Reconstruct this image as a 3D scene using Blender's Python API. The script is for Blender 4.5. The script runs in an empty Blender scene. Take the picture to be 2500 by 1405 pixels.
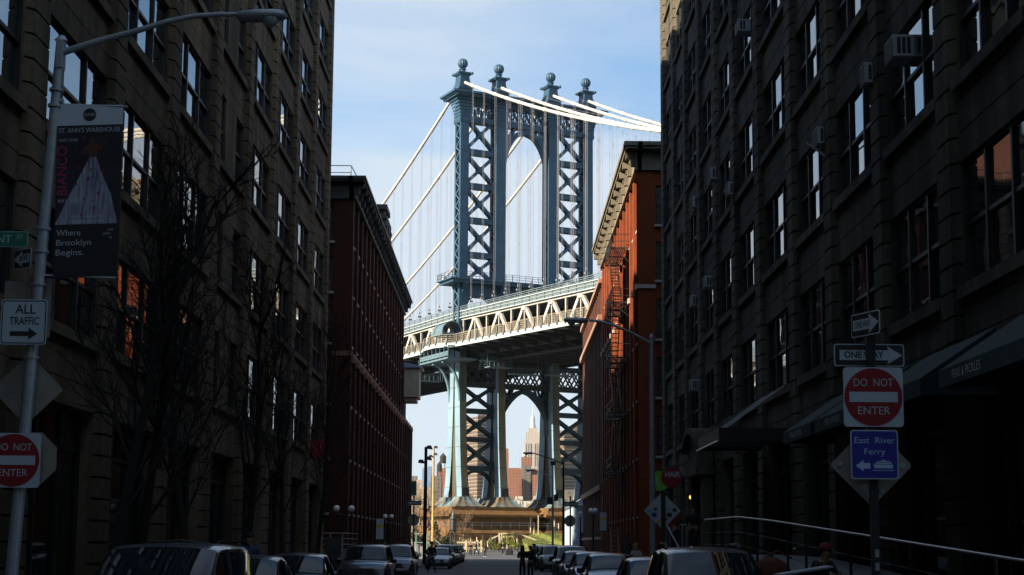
import bpy, bmesh, math, random
from mathutils import Vector, Matrix
R = math.radians
random.seed(7)
SC = bpy.context.scene
COL = SC.collection

# ---------------------------------------------------------------- camera, sky, sun, exposure
CAM_P, CAM_YAW, CAM_ROLL = 7.473, 0.28, 0.38          # degrees
cam_d = bpy.data.cameras.new('camera'); cam = bpy.data.objects.new('camera', cam_d); COL.objects.link(cam)
cam_d.sensor_width = 36.0; cam_d.sensor_fit = 'HORIZONTAL'
cam_d.lens = 3790 / 2500 * 36.0
cam_d.shift_y = (833 - 702.5) / 2500
cam_d.clip_start = 0.1; cam_d.clip_end = 30000
cam.matrix_world = (Matrix.Translation((0, 0, 1.7)) @ Matrix.Rotation(R(-CAM_YAW), 4, 'Z')
                    @ Matrix.Rotation(R(90 + CAM_P), 4, 'X') @ Matrix.Rotation(R(CAM_ROLL), 4, 'Z'))
SC.camera = cam

SUN_H = Vector((-0.88, -0.475, 0)).normalized(); SUN_E = R(25.0)
W = bpy.data.worlds.new('World'); SC.world = W; W.use_nodes = True
def build_world():
    nt = W.node_tree; N = nt.nodes; L = nt.links; N.clear()
    out = N.new('ShaderNodeOutputWorld'); bg = N.new('ShaderNodeBackground')
    bg.inputs[1].default_value = 0.06
    sky = N.new('ShaderNodeTexSky'); sky.sky_type = 'NISHITA'; sky.sun_disc = False
    sky.sun_elevation = SUN_E; sky.sun_rotation = math.atan2(-SUN_H.x, SUN_H.y)
    sky.air_density = 1.0; sky.dust_density = 0.8; sky.ozone_density = 1.6
    tc = N.new('ShaderNodeTexCoord'); sep = N.new('ShaderNodeSeparateXYZ'); L.new(tc.outputs['Generated'], sep.inputs[0])
    mx = N.new('ShaderNodeMath'); mx.operation = 'MAXIMUM'; mx.inputs[1].default_value = 0.0; L.new(sep.outputs[2], mx.inputs[0])
    ad = N.new('ShaderNodeMath'); ad.inputs[1].default_value = 0.16; L.new(mx.outputs[0], ad.inputs[0])
    dx = N.new('ShaderNodeMath'); dx.operation = 'DIVIDE'; L.new(sep.outputs[0], dx.inputs[0]); L.new(ad.outputs[0], dx.inputs[1])
    dy = N.new('ShaderNodeMath'); dy.operation = 'DIVIDE'; L.new(sep.outputs[1], dy.inputs[0]); L.new(ad.outputs[0], dy.inputs[1])
    cb = N.new('ShaderNodeCombineXYZ'); L.new(dx.outputs[0], cb.inputs[0]); L.new(dy.outputs[0], cb.inputs[1])
    mp = N.new('ShaderNodeMapping'); mp.inputs['Rotation'].default_value = (0, 0, R(-28)); mp.inputs['Scale'].default_value = (0.9, 1.5, 1); mp.inputs['Location'].default_value = (3.3, 1.0, 0)
    L.new(cb.outputs[0], mp.inputs[0])
    n1 = N.new('ShaderNodeTexNoise'); n1.inputs['Scale'].default_value = 1.1; n1.inputs['Detail'].default_value = 9; n1.inputs['Roughness'].default_value = 0.52; n1.inputs['Distortion'].default_value = 0.55
    L.new(mp.outputs[0], n1.inputs['Vector'])
    rp = N.new('ShaderNodeValToRGB'); rp.color_ramp.elements[0].position = 0.36; rp.color_ramp.elements[1].position = 0.60
    L.new(n1.outputs[0], rp.inputs[0])
    # thin haze of high cloud towards the horizon
    hz = N.new('ShaderNodeMapRange'); hz.inputs[1].default_value = 0.03; hz.inputs[2].default_value = 0.41; hz.inputs[3].default_value = 1.1; hz.inputs[4].default_value = 0.0
    L.new(sep.outputs[2], hz.inputs[0])
    mxm = N.new('ShaderNodeMath'); mxm.operation = 'MULTIPLY_ADD'; mxm.inputs[1].default_value = 0.70; L.new(rp.outputs[0], mxm.inputs[0]); L.new(hz.outputs[0], mxm.inputs[2]); mxm.use_clamp = True
    sc_ = N.new('ShaderNodeMath'); sc_.operation = 'MULTIPLY'; sc_.inputs[1].default_value = 0.9; L.new(mxm.outputs[0], sc_.inputs[0])
    mix = N.new('ShaderNodeMix'); mix.data_type = 'RGBA'
    tint = N.new('ShaderNodeMix'); tint.data_type = 'RGBA'; tint.blend_type = 'MULTIPLY'; tint.inputs[0].default_value = 1.0
    L.new(sky.outputs[0], tint.inputs[6]); tint.inputs[7].default_value = (0.36, 0.80, 1.06, 1)
    L.new(sc_.outputs[0], mix.inputs[0]); L.new(tint.outputs[2], mix.inputs[6]); mix.inputs[7].default_value = (3.7, 4.1, 4.5, 1)
    L.new(mix.outputs[2], bg.inputs[0]); L.new(bg.outputs[0], out.inputs[0])
build_world()
sun_d = bpy.data.lights.new('sun', 'SUN'); sun_d.energy = 5.0; sun_d.angle = R(0.5); sun_d.color = (1.0, 0.86, 0.66)
sun = bpy.data.objects.new('sun', sun_d); COL.objects.link(sun)
to_sun = Vector((SUN_H.x * math.cos(SUN_E), SUN_H.y * math.cos(SUN_E), math.sin(SUN_E)))
sun.rotation_euler = to_sun.to_track_quat('Z', 'Y').to_euler(); sun.location = (-60, -40, 120)
VS = SC.view_settings; VS.view_transform = 'Standard'; VS.look = 'None'; VS.exposure = 1.74; VS.gamma = 1.0
SC.cycles.max_bounces = 6; SC.cycles.transparent_max_bounces = 6

# ---------------------------------------------------------------- helpers
class MB:
    """collects faces, then links them as ONE mesh object"""
    def __init__(s): s.v = []; s.f = []; s.m = []; s.mi = 0
    def face(s, pts):
        n = len(s.v); s.v += [tuple(p) for p in pts]; s.f.append(tuple(range(n, n + len(pts)))); s.m.append(s.mi)
    def add(s, verts, faces):
        n = len(s.v); s.v += [tuple(p) for p in verts]
        for f in faces: s.f.append(tuple(n + i for i in f)); s.m.append(s.mi)
        return s
    def hexa(s, b, t):            # 4 bottom + 4 top points, same winding
        return s.add(list(b) + list(t), [(3, 2, 1, 0), (4, 5, 6, 7), (0, 1, 5, 4), (1, 2, 6, 5), (2, 3, 7, 6), (3, 0, 4, 7)])
    def box(s, x0, x1, y0, y1, z0, z1, fn=None):
        b = [(x0, y0, z0), (x1, y0, z0), (x1, y1, z0), (x0, y1, z0)]; t = [(x, y, z1) for x, y, _ in b]
        if fn: b = [fn(*p) for p in b]; t = [fn(*p) for p in t]
        return s.hexa(b, t)
    def cbox(s, c, sz, rz=0.0):
        cs, sn = math.cos(rz), math.sin(rz); hx, hy, hz = sz[0] / 2, sz[1] / 2, sz[2] / 2
        q = [(c[0] + x * cs - y * sn, c[1] + x * sn + y * cs) for x, y in ((-hx, -hy), (hx, -hy), (hx, hy), (-hx, hy))]
        return s.hexa([(x, y, c[2] - hz) for x, y in q], [(x, y, c[2] + hz) for x, y in q])
    def prism(s, poly, a, b):     # poly: 3D pts at a-end via fn(a) -> list, same for b
        n = len(poly); A = [a(p) for p in poly]; B = [b(p) for p in poly]
        return s.add(A + B, [tuple(range(n - 1, -1, -1)), tuple(range(n, 2 * n))] + [(i, (i + 1) % n, n + (i + 1) % n, n + i) for i in range(n)])
    def bar(s, p, q, w, h, up=(0, 0, 1)):      # rectangular bar between two points
        p = Vector(p); q = Vector(q); d = (q - p).normalized(); u = Vector(up)
        a = d.cross(u)
        if a.length < 1e-4: a = d.cross(Vector((1, 0, 0)))
        a.normalize(); c = a.cross(d).normalized(); a *= w / 2; c *= h / 2
        return s.hexa([p - a - c, p + a - c, p + a + c, p - a + c], [q - a - c, q + a - c, q + a + c, q - a + c])
    def tube(s, pts, r, n=8, cap=True):        # r number or list
        pts = [Vector(p) for p in pts]; rs = r if isinstance(r, (list, tuple)) else [r] * len(pts)
        rings = []; prev = None
        for i, p in enumerate(pts):
            d = (pts[min(i + 1, len(pts) - 1)] - pts[max(i - 1, 0)])
            d = d.normalized() if d.length > 1e-9 else Vector((0, 0, 1))
            if prev is None:
                a = d.cross(Vector((0, 0, 1)))
                if a.length < 1e-3: a = d.cross(Vector((1, 0, 0)))
            else: a = prev - d * prev.dot(d)
            a.normalize(); prev = a; b = d.cross(a)
            rings.append([p + (a * math.cos(2 * math.pi * k / n) + b * math.sin(2 * math.pi * k / n)) * rs[i] for k in range(n)])
        vs = [v for rg in rings for v in rg]; fs = []
        for i in range(len(pts) - 1):
            for k in range(n): fs.append((i * n + k, i * n + (k + 1) % n, (i + 1) * n + (k + 1) % n, (i + 1) * n + k))
        if cap: fs.append(tuple(range(n - 1, -1, -1))); m = (len(pts) - 1) * n; fs.append(tuple(range(m, m + n)))
        return s.add(vs, fs)
    def lathe(s, prof, c=(0, 0, 0), n=16, sx=1, sy=1, rib=0.0):
        vs = []; fs = []
        for r, z in prof:
            for k in range(n):
                rr = r * (1 + (rib if k % 2 else 0)); a = 2 * math.pi * k / n
                vs.append((c[0] + rr * sx * math.cos(a), c[1] + rr * sy * math.sin(a), c[2] + z))
        for i in range(len(prof) - 1):
            for k in range(n): fs.append((i * n + k, i * n + (k + 1) % n, (i + 1) * n + (k + 1) % n, (i + 1) * n + k))
        fs.append(tuple(range(n - 1, -1, -1))); m = (len(prof) - 1) * n; fs.append(tuple(range(m, m + n)))
        return s.add(vs, fs)
    def ball(s, c, r, n=14, m=8, sz=1.0):
        return s.lathe([(max(r * math.sin(math.pi * i / m), 1e-4), -r * sz * math.cos(math.pi * i / m)) for i in range(m + 1)], c, n)
    def build(s, name, mat, parent=None, smooth=False, bevel=0, autos=None):
        me = bpy.data.meshes.new(name); me.from_pydata(s.v, [], s.f)
        mats = mat if isinstance(mat, (list, tuple)) else [mat]
        for m in mats: me.materials.append(m)
        if len(mats) > 1: me.polygons.foreach_set('material_index', s.m)
        if smooth: me.polygons.foreach_set('use_smooth', [True] * len(me.polygons))
        me.update()
        o = bpy.data.objects.new(name, me); COL.objects.link(o)
        if autos is not None:
            bm = bmesh.new(); bm.from_mesh(me); bmesh.ops.remove_doubles(bm, verts=bm.verts, dist=1e-4)
            for e in bm.edges:
                if len(e.link_faces) == 2 and e.calc_face_angle(0) > autos: e.smooth = False
            for f in bm.faces: f.smooth = True
            bm.to_mesh(me); bm.free()
        if bevel:
            md = o.modifiers.new('b', 'BEVEL'); md.width = bevel; md.segments = 2; md.limit_method = 'ANGLE'; md.angle_limit = R(35)
        if parent is not None: put(o, parent)
        return o
def base_of(e):
    m = Matrix.Translation(e.location)
    return m @ e.rotation_euler.to_matrix().to_4x4()
def world_of(o):
    m = base_of(o)
    if o.parent: m = world_of(o.parent) @ o.matrix_parent_inverse @ m
    return m
def put(o, parent):
    o.parent = parent; o.matrix_parent_inverse = world_of(parent).inverted()
def tag(o, label=None, cat=None, group=None, kind=None):
    if label: o['label'] = label
    if cat: o['category'] = cat
    if group: o['group'] = group
    if kind: o['kind'] = kind
    return o
def empty(name, loc, label, cat, group=None, rz=0.0):
    o = bpy.data.objects.new(name, None); COL.objects.link(o); o.location = loc; o.rotation_euler = (0, 0, rz); o.empty_display_size = 0.2
    return tag(o, label, cat, group)
def copy_tree(o, parent=None):
    c = o.copy(); COL.objects.link(c)
    if parent is not None: c.parent = parent
    for ch in list(o.children): copy_tree(ch, c)
    return c

# ---------------------------------------------------------------- materials
def mat(name, col, rough=0.8, metal=0.0, var=0.0, scale=3.0, bump=0.0, bscale=None, spec=0.5, stretch=None, ior=None, dirt=None, detail=6.0):
    m = bpy.data.materials.new(name); m.use_nodes = True; nt = m.node_tree; N = nt.nodes; L = nt.links
    b = N['Principled BSDF']; b.inputs['Base Color'].default_value = (*col, 1); b.inputs['Roughness'].default_value = rough
    b.inputs['Metallic'].default_value = metal; b.inputs['Specular IOR Level'].default_value = spec
    if ior: b.inputs['IOR'].default_value = ior
    if var or bump or dirt:
        tc = N.new('ShaderNodeTexCoord'); mp = N.new('ShaderNodeMapping'); L.new(tc.outputs['Object'], mp.inputs[0])
        if stretch: mp.inputs['Scale'].default_value = stretch
        ns = N.new('ShaderNodeTexNoise'); ns.inputs['Scale'].default_value = scale; ns.inputs['Detail'].default_value = detail; ns.inputs['Roughness'].default_value = 0.62
        L.new(mp.outputs[0], ns.inputs['Vector'])
        if var or dirt:
            rp = N.new('ShaderNodeValToRGB'); e = rp.color_ramp.elements
            lo = dirt if dirt else tuple(c * (1 - var) for c in col); hi = tuple(min(1, c * (1 + var)) for c in col)
            e[0].position = 0.32; e[0].color = (*lo, 1); e[1].position = 0.68; e[1].color = (*hi, 1)
            L.new(ns.outputs[0], rp.inputs[0]); L.new(rp.outputs[0], b.inputs['Base Color'])
        if bump:
            n2 = N.new('ShaderNodeTexNoise'); n2.inputs['Scale'].default_value = bscale or scale * 4; n2.inputs['Detail'].default_value = 5
            L.new(tc.outputs['Object'], n2.inputs['Vector'])
            bp = N.new('ShaderNodeBump'); bp.inputs['Strength'].default_value = bump; bp.inputs['Distance'].default_value = 0.02
            L.new(n2.outputs[0], bp.inputs['Height']); L.new(bp.outputs[0], b.inputs['Normal'])
    return m
def wall_mat(name, col, *a, **k):
    """concrete with rain streaks, patches and pores"""
    m = mat(name, col, *a, **k); nt = m.node_tree; N = nt.nodes; L = nt.links; b = N['Principled BSDF']
    src = b.inputs['Base Color'].links[0].from_socket
    tc = N.new('ShaderNodeTexCoord')
    for sc, st, lo, p0, p1 in ((1.4, (1, 1, .07), .58, .42, .62), (0.16, (1, 1, 1), .70, .38, .60), (7.0, (1, 1, 1), .80, .45, .7)):
        mp = N.new('ShaderNodeMapping'); mp.inputs['Scale'].default_value = st; L.new(tc.outputs['Object'], mp.inputs[0])
        n = N.new('ShaderNodeTexNoise'); n.inputs['Scale'].default_value = sc; n.inputs['Detail'].default_value = 6; L.new(mp.outputs[0], n.inputs['Vector'])
        r = N.new('ShaderNodeValToRGB'); r.color_ramp.elements[0].position = p0; r.color_ramp.elements[0].color = (lo, lo, lo * .97, 1); r.color_ramp.elements[1].position = p1; r.color_ramp.elements[1].color = (1.1, 1.08, 1.04, 1); L.new(n.outputs[0], r.inputs[0])
        mu = N.new('ShaderNodeMix'); mu.data_type = 'RGBA'; mu.blend_type = 'MULTIPLY'; mu.inputs[0].default_value = 1; L.new(src, mu.inputs[6]); L.new(r.outputs[0], mu.inputs[7]); src = mu.outputs[2]
    L.new(src, b.inputs['Base Color']); return m
def brick_mat(name, c1, c2, mortar, size=0.22, row=0.075):
    m = bpy.data.materials.new(name); m.use_nodes = True; nt = m.node_tree; N = nt.nodes; L = nt.links; b = N['Principled BSDF']; b.inputs['Roughness'].default_value = 0.88
    b.inputs['Specular IOR Level'].default_value = 0.25
    tc = N.new('ShaderNodeTexCoord'); sp = N.new('ShaderNodeSeparateXYZ'); L.new(tc.outputs['Object'], sp.inputs[0])
    ad = N.new('ShaderNodeMath'); L.new(sp.outputs[0], ad.inputs[0]); L.new(sp.outputs[1], ad.inputs[1])
    cb = N.new('ShaderNodeCombineXYZ'); L.new(ad.outputs[0], cb.inputs[0]); L.new(sp.outputs[2], cb.inputs[1])
    br = N.new('ShaderNodeTexBrick'); br.inputs['Scale'].default_value = 1.0; br.inputs['Brick Width'].default_value = size; br.inputs['Row Height'].default_value = row
    br.inputs['Mortar Size'].default_value = 0.006; br.inputs['Color1'].default_value = (*c1, 1); br.inputs['Color2'].default_value = (*c2, 1); br.inputs['Mortar'].default_value = (*mortar, 1)
    L.new(cb.outputs[0], br.inputs['Vector'])
    ns = N.new('ShaderNodeTexNoise'); ns.inputs['Scale'].default_value = 0.35; ns.inputs['Detail'].default_value = 7; L.new(tc.outputs['Object'], ns.inputs['Vector'])
    rp = N.new('ShaderNodeValToRGB'); rp.color_ramp.elements[0].position = 0.3; rp.color_ramp.elements[0].color = (0.62, 0.6, 0.6, 1); rp.color_ramp.elements[1].position = 0.7; rp.color_ramp.elements[1].color = (1.12, 1.1, 1.08, 1)
    L.new(ns.outputs[0], rp.inputs[0])
    mu = N.new('ShaderNodeMix'); mu.data_type = 'RGBA'; mu.blend_type = 'MULTIPLY'; mu.inputs[0].default_value = 1
    L.new(br.outputs[0], mu.inputs[6]); L.new(rp.outputs[0], mu.inputs[7]); L.new(mu.outputs[2], b.inputs['Base Color'])
    return m
def glass_mat(name, col, rough=0.03, ior=2.0, wav=0.03, wscale=0.7):
    m = mat(name, col, rough, ior=ior, spec=0.5)
    nt = m.node_tree; N = nt.nodes; L = nt.links; b = N['Principled BSDF']
    tc = N.new('ShaderNodeTexCoord'); n2 = N.new('ShaderNodeTexNoise'); n2.inputs['Scale'].default_value = wscale; n2.inputs['Detail'].default_value = 2
    L.new(tc.outputs['Object'], n2.inputs['Vector']); bp = N.new('ShaderNodeBump'); bp.inputs['Strength'].default_value = wav; bp.inputs['Distance'].default_value = 0.1
    L.new(n2.outputs[0], bp.inputs['Height']); L.new(bp.outputs[0], b.inputs['Normal'])
    return m
M = {}
M['concrete_l'] = wall_mat('warm_concrete', (0.135, 0.110, 0.083), 0.9, var=0.28, scale=0.55, bump=0.25, bscale=30, spec=0.2, stretch=(1, 1, 0.45))
M['concrete_r'] = wall_mat('grey_concrete', (0.110, 0.100, 0.083), 0.9, var=0.28, scale=0.55, bump=0.25, bscale=30, spec=0.2, stretch=(1, 1, 0.45))
M['glass'] = glass_mat('window_glass', (0.012, 0.016, 0.020), 0.015, 4.2)
M['glass_dark'] = glass_mat('shop_glass', (0.006, 0.008, 0.009), 0.04, 1.5)
M['frame'] = mat('dark_window_frame', (0.014, 0.016, 0.018), 0.5)
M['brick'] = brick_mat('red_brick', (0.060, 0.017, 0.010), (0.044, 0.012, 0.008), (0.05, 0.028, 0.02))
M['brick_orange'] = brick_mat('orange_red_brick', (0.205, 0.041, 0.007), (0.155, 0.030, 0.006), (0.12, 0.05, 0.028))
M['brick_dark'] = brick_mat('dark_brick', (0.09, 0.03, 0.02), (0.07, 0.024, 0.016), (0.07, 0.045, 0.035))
M['brownstone'] = mat('brownstone', (0.22, 0.12, 0.08), 0.9, var=0.3, scale=2)
M['cornice'] = mat('stone_cornice', (0.125, 0.108, 0.078), 0.8, var=0.25, scale=1.5)
M['cornice_dark'] = mat('dark_metal_cornice', (0.035, 0.042, 0.042), 0.7, var=0.3, scale=2)
M['limestone'] = mat('limestone_sill', (0.34, 0.31, 0.27), 0.85, var=0.2, scale=3)
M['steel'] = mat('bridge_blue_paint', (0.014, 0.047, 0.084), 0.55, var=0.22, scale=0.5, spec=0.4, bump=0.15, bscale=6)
M['steel_shade'] = mat('shaded_bridge_paint', (0.010, 0.023, 0.033), 0.6, var=0.25, scale=0.4, spec=0.3)  # darker copy for lower braces and arch: under-deck shade put into the colour
M['steel_lt'] = mat('weathered_bridge_paint', (0.065, 0.112, 0.14), 0.6, var=0.2, scale=0.4, dirt=None, spec=0.4)
M['steel_rust'] = mat('rusty_bridge_paint', (0.075, 0.135, 0.160), 0.7, var=0.2, scale=0.22, dirt=(0.10, 0.060, 0.026), stretch=(1, 1, 0.5), spec=0.3)
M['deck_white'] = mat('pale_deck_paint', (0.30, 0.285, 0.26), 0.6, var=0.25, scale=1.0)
M['deck_edge'] = mat('pale_blue_edge_beam', (0.27, 0.31, 0.32), 0.6, var=0.15, scale=0.8)
M['leg_blue'] = mat('light_blue_leg_paint', (0.125, 0.20, 0.255), 0.6, var=0.16, scale=0.3, bump=0.1, bscale=3, stretch=(1, 1, 0.4), spec=0.3)  # leg sides a lighter blue than the rusted fronts
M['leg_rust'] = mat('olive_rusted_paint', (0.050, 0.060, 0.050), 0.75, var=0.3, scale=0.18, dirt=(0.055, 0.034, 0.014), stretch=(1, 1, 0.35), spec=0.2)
M['deck_mesh'] = mat('tan_fence_mesh', (0.20, 0.17, 0.13), 0.7, var=0.2, scale=1)
M['deck_grey'] = mat('grey_deck_paint', (0.075, 0.105, 0.118), 0.6, var=0.15, scale=1.0)
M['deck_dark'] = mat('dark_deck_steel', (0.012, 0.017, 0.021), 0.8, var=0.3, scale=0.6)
M['cable'] = mat('pale_cable_wrap', (0.40, 0.38, 0.34), 0.5, var=0.12, scale=0.8)
M['rope'] = mat('galvanised_rope', (0.14, 0.145, 0.165), 0.6)
M['granite'] = mat('warm_granite', (0.105, 0.050, 0.011), 0.85, var=0.28, scale=0.5, bump=0.3, bscale=6)
M['asphalt'] = mat('asphalt', (0.055, 0.056, 0.060), 0.85, var=0.3, scale=1.2, bump=0.6, bscale=40)
M['sidewalk'] = mat('pavement_concrete', (0.16, 0.155, 0.145), 0.85, var=0.25, scale=1.0, bump=0.2, bscale=30)
M['galv'] = mat('galvanised_steel', (0.30, 0.33, 0.36), 0.45, metal=0.35, var=0.15, scale=4)
M['black'] = mat('black_paint', (0.012, 0.012, 0.013), 0.5)
M['rail'] = mat('brushed_rail', (0.36, 0.38, 0.40), 0.32, metal=0.8)
M['white'] = mat('white_sign_face', (0.36, 0.43, 0.48), 0.45)
M['signback'] = mat('bare_aluminium_sign', (0.22, 0.20, 0.17), 0.6, var=0.12, scale=3)
M['red'] = mat('sign_red', (0.20, 0.008, 0.012), 0.45)
M['blue'] = mat('sign_blue', (0.022, 0.022, 0.24), 0.45)
M['green'] = mat('sign_green', (0.015, 0.13, 0.09), 0.45)
M['awning'] = mat('green_awning_cloth', (0.009, 0.028, 0.028), 0.9, var=0.2, scale=3)
M['bark'] = mat('dark_bark', (0.013, 0.011, 0.009), 0.95, var=0.3, scale=6)
M['rubber'] = mat('tyre_rubber', (0.012, 0.012, 0.012), 0.8)
M['chrome'] = mat('chrome', (0.6, 0.6, 0.62), 0.12, metal=1.0)
M['carglass'] = glass_mat('car_glass', (0.006, 0.011, 0.016), 0.02, 1.42, 0.01)
M['lampglass'] = mat('lamp_lens', (0.30, 0.34, 0.36), 0.15)
M['globe'] = mat('white_globe', (0.72, 0.74, 0.74), 0.35)
M['ac'] = mat('ac_casing', (0.34, 0.38, 0.40), 0.55, var=0.1, scale=4)
# ---------------------------------------------------------------- buildings
XL, XR = -9.65, 8.64
def wall_map(X, sg): return lambda d, y, z: (X - sg * d, y, z)      # d = depth behind the street face
def south_map(Y): return lambda d, u, z: (u, Y + d, z)
def window(fn, u0, u1, z0, z1, parent, lights=3, d=0.28, fr=0.06, split=0.5, glass='glass', rows=1, name='window'):
    """window frame (part) with its panes (sub-part), set d behind the face"""
    w = u1 - u0; f = MB(); g = MB(); D0, D1 = d - 0.05, d + 0.06
    def bx(mb, a, b, c0, c1, e0, e1): mb.box(a, b, c0, c1, e0, e1, fn)
    bx(f, D0, D1, u0, u0 + fr, z0, z1); bx(f, D0, D1, u1 - fr, u1, z0, z1)
    bx(f, D0, D1, u0 + fr, u1 - fr, z1 - fr, z1); bx(f, D0, D1, u0 + fr, u1 - fr, z0, z0 + fr)
    ws = [1.0] * lights if lights != 3 else [1.0, 1.15, 1.0]
    tot = sum(ws); edges = [u0 + fr]; 
    for q in ws: edges.append(edges[-1] + (w - 2 * fr) * q / tot)
    for e in edges[1:-1]: bx(f, D0 - 0.015, D1, e - 0.045, e + 0.045, z0 + fr, z1 - fr)
    zm = z0 + (z1 - z0) * split
    for i in range(lights):
        a, b = edges[i] + (0.045 if i else 0), edges[i + 1] - (0.045 if i < lights - 1 else 0)
        if rows: bx(f, D0 + 0.01, D1, a, b, zm - 0.04, zm + 0.04)
        for (c0, c1, dd) in (((zm + 0.04, z1 - fr, d + 0.005), (z0 + fr, zm - 0.04, d + 0.04)) if rows else ((z0 + fr, z1 - fr, d),)):
            t1, t2 = random.uniform(-.006, .006), random.uniform(-.006, .006)
            g.face([fn(dd + t1, a, c0), fn(dd - t1, b, c0), fn(dd - t1 + t2, b, c1), fn(dd + t1 + t2, a, c1)])
    o = f.build(name, M['frame'], parent); p = g.build('pane', M[glass], o)
    return o
def clone_window(o, dz, parent, jit=0.0):
    c = o.copy(); COL.objects.link(c); c.location.z = o.location.z + dz; c.parent = parent
    for ch in o.children:
        k = ch.copy(); COL.objects.link(k); k.parent = c
        if jit: k.rotation_euler = (0, 0, 0); k.delta_location = (0, 0, 0)
    return c

def pier_blocks(mb, fn, a, b, z0, z1, step, ch=0.17, gap=0.05, back=0.8):
    def prism(d0, za, zb, shrink=0.0):
        poly = [(0.17, a - ch + shrink), (d0, a + shrink * 0), (d0, b), (0.17, b + ch - shrink), (back, b + ch - shrink), (back, a - ch + shrink)]
        mb.prism(poly, lambda p: fn(p[0], p[1], za), lambda p: fn(p[0], p[1], zb))
    z = z0
    while z < z1 - 0.05:
        e = min(z + step, z1)
        prism(0.0, z + gap, e)
        poly = [(0.17, a - ch), (0.15, a - ch * 0.5 + 0.02), (0.10, a + 0.08), (0.10, b - 0.08), (0.15, b + ch * 0.5 - 0.02), (0.17, b + ch), (back, b + ch), (back, a - ch)]
        mb.prism(poly, lambda p: fn(p[0], p[1], z), lambda p: fn(p[0], p[1], z + gap))
        z = e

def concrete_building(label, X, sg, piers, heads, sills, step, top, depth, mt, paired=(), lights=4, skip=lambda b, i: False):
    root = empty('concrete_building', (X, 50, 0), label, 'building')
    fn = wall_map(X, sg); mb = MB(); ch = 0.17
    for a, b in piers: pier_blocks(mb, fn, a, b, 0.12, top - 0.9, step)
    y0, y1 = piers[0][0], piers[-1][1]
    mb.box(0.8, depth, y0, y1, 0.0, top - 0.6, fn)                    # building mass
    mb.box(-0.25, depth + 0.2, y0 - 0.3, y1 + 0.3, top - 0.9, top, fn)  # cornice slab
    mb.box(-0.12, 0.79, y0 - 0.15, y1 + 0.15, top - 1.3, top - 0.903, fn)
    for i, (p, q) in enumerate(zip(piers[:-1], piers[1:])):
        u0, u1 = p[1] + ch - 0.02, q[0] - ch + 0.02
        mb.box(0.10, 0.79, u0, u1, 0.0, 0.5, fn)                      # plinth
        for k, h in enumerate(heads):
            zs = sills[k + 1] if k + 1 < len(sills) else top - 1.3
            mb.box(0.16, 0.79, u0, u1, h, h + 0.56, fn)
            mb.box(0.185, 0.79, u0, u1, h + 0.56, h + 0.585, fn)
            mb.box(0.16, 0.79, u0, u1, h + 0.585, zs - 0.17, fn)
            mb.box(0.185, 0.79, u0, u1, zs - 0.17, zs - 0.145, fn)
            mb.box(0.16, 0.79, u0, u1, zs - 0.145, zs, fn)
            if k + 1 < len(sills): mb.box(0.03, 0.79, u0 + 0.01, u1 - 0.01, zs, zs + 0.25, fn)
            if i in paired and k + 1 < len(heads):
                m = (u0 + u1) / 2
                mb.box(0.17, 0.79, m - 1.05, m + 1.05, zs + 0.25, heads[k + 1], fn)
    mb.build('wall', mt, root)
    for i, (p, q) in enumerate(zip(piers[:-1], piers[1:])):
        u0, u1 = p[1] + ch - 0.01, q[0] - ch + 0.01
        for k, h in enumerate(heads):
            if skip(i, k): continue
            if k == 0:
                window(fn, u0, u1, 0.5, h, root, lights=3, d=0.5, split=0.78, glass='glass_dark', name='shop_window')
            elif i in paired:
                m = (u0 + u1) / 2
                window(fn, u0, m - 1.05, sills[k] + 0.25, h, root, lights=1); window(fn, m + 1.05, u1, sills[k] + 0.25, h, root, lights=1)
            else:
                window(fn, u0, u1, sills[k] + 0.25, h, root, lights=lights)
    return root
pl = [(30.75 + 6.52 * k, 31.75 + 6.52 * k) for k in range(-2, 9)]
hl = [4.75 + 4.12 * k for k in range(0, 8)]
sl = [0.3] + [h + 1.43 for h in hl[:-1]]
left_block = concrete_building('big brown concrete warehouse on the left with rusticated piers and bare trees in front', XL, 1, pl, hl, sl, 0.515, 38.0, 30.0, M['concrete_l'], paired=(5,), lights=3)
mb = MB(); mb.box(-22, -14, 76, 83.6, 38.005, 43.2); mb.box(-22.2, -13.8, 75.8, 83.8, 43.2, 43.5); mb.build('shade_roof_block', M['concrete_l'], left_block)  # unseen roof block added to shade the right brick building's end wall
pr = [(18.75, 19.6), (24.1, 24.95), (29.51, 30.36), (34.98, 35.81), (40.48, 41.34), (45.86, 46.75), (51.86, 52.79), (57.45, 58.4), (62.6, 63.6), (67.76, 68.82), (73.05, 74.1), (78.1, 79.25), (83.2, 84.4)]
hr = [5.1, 9.1, 13.15, 17.15, 21.18, 25.15, 29.15, 33.15]
sr = [0.3, 6.4, 10.5, 14.55, 18.55, 22.52, 26.5, 30.5]
right_block = concrete_building('tall grey concrete warehouse on the right with air conditioners and green awnings', XR, -1, pr, hr, sr, 0.4975, 36.0, 46.0, M['concrete_r'], lights=3)

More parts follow.
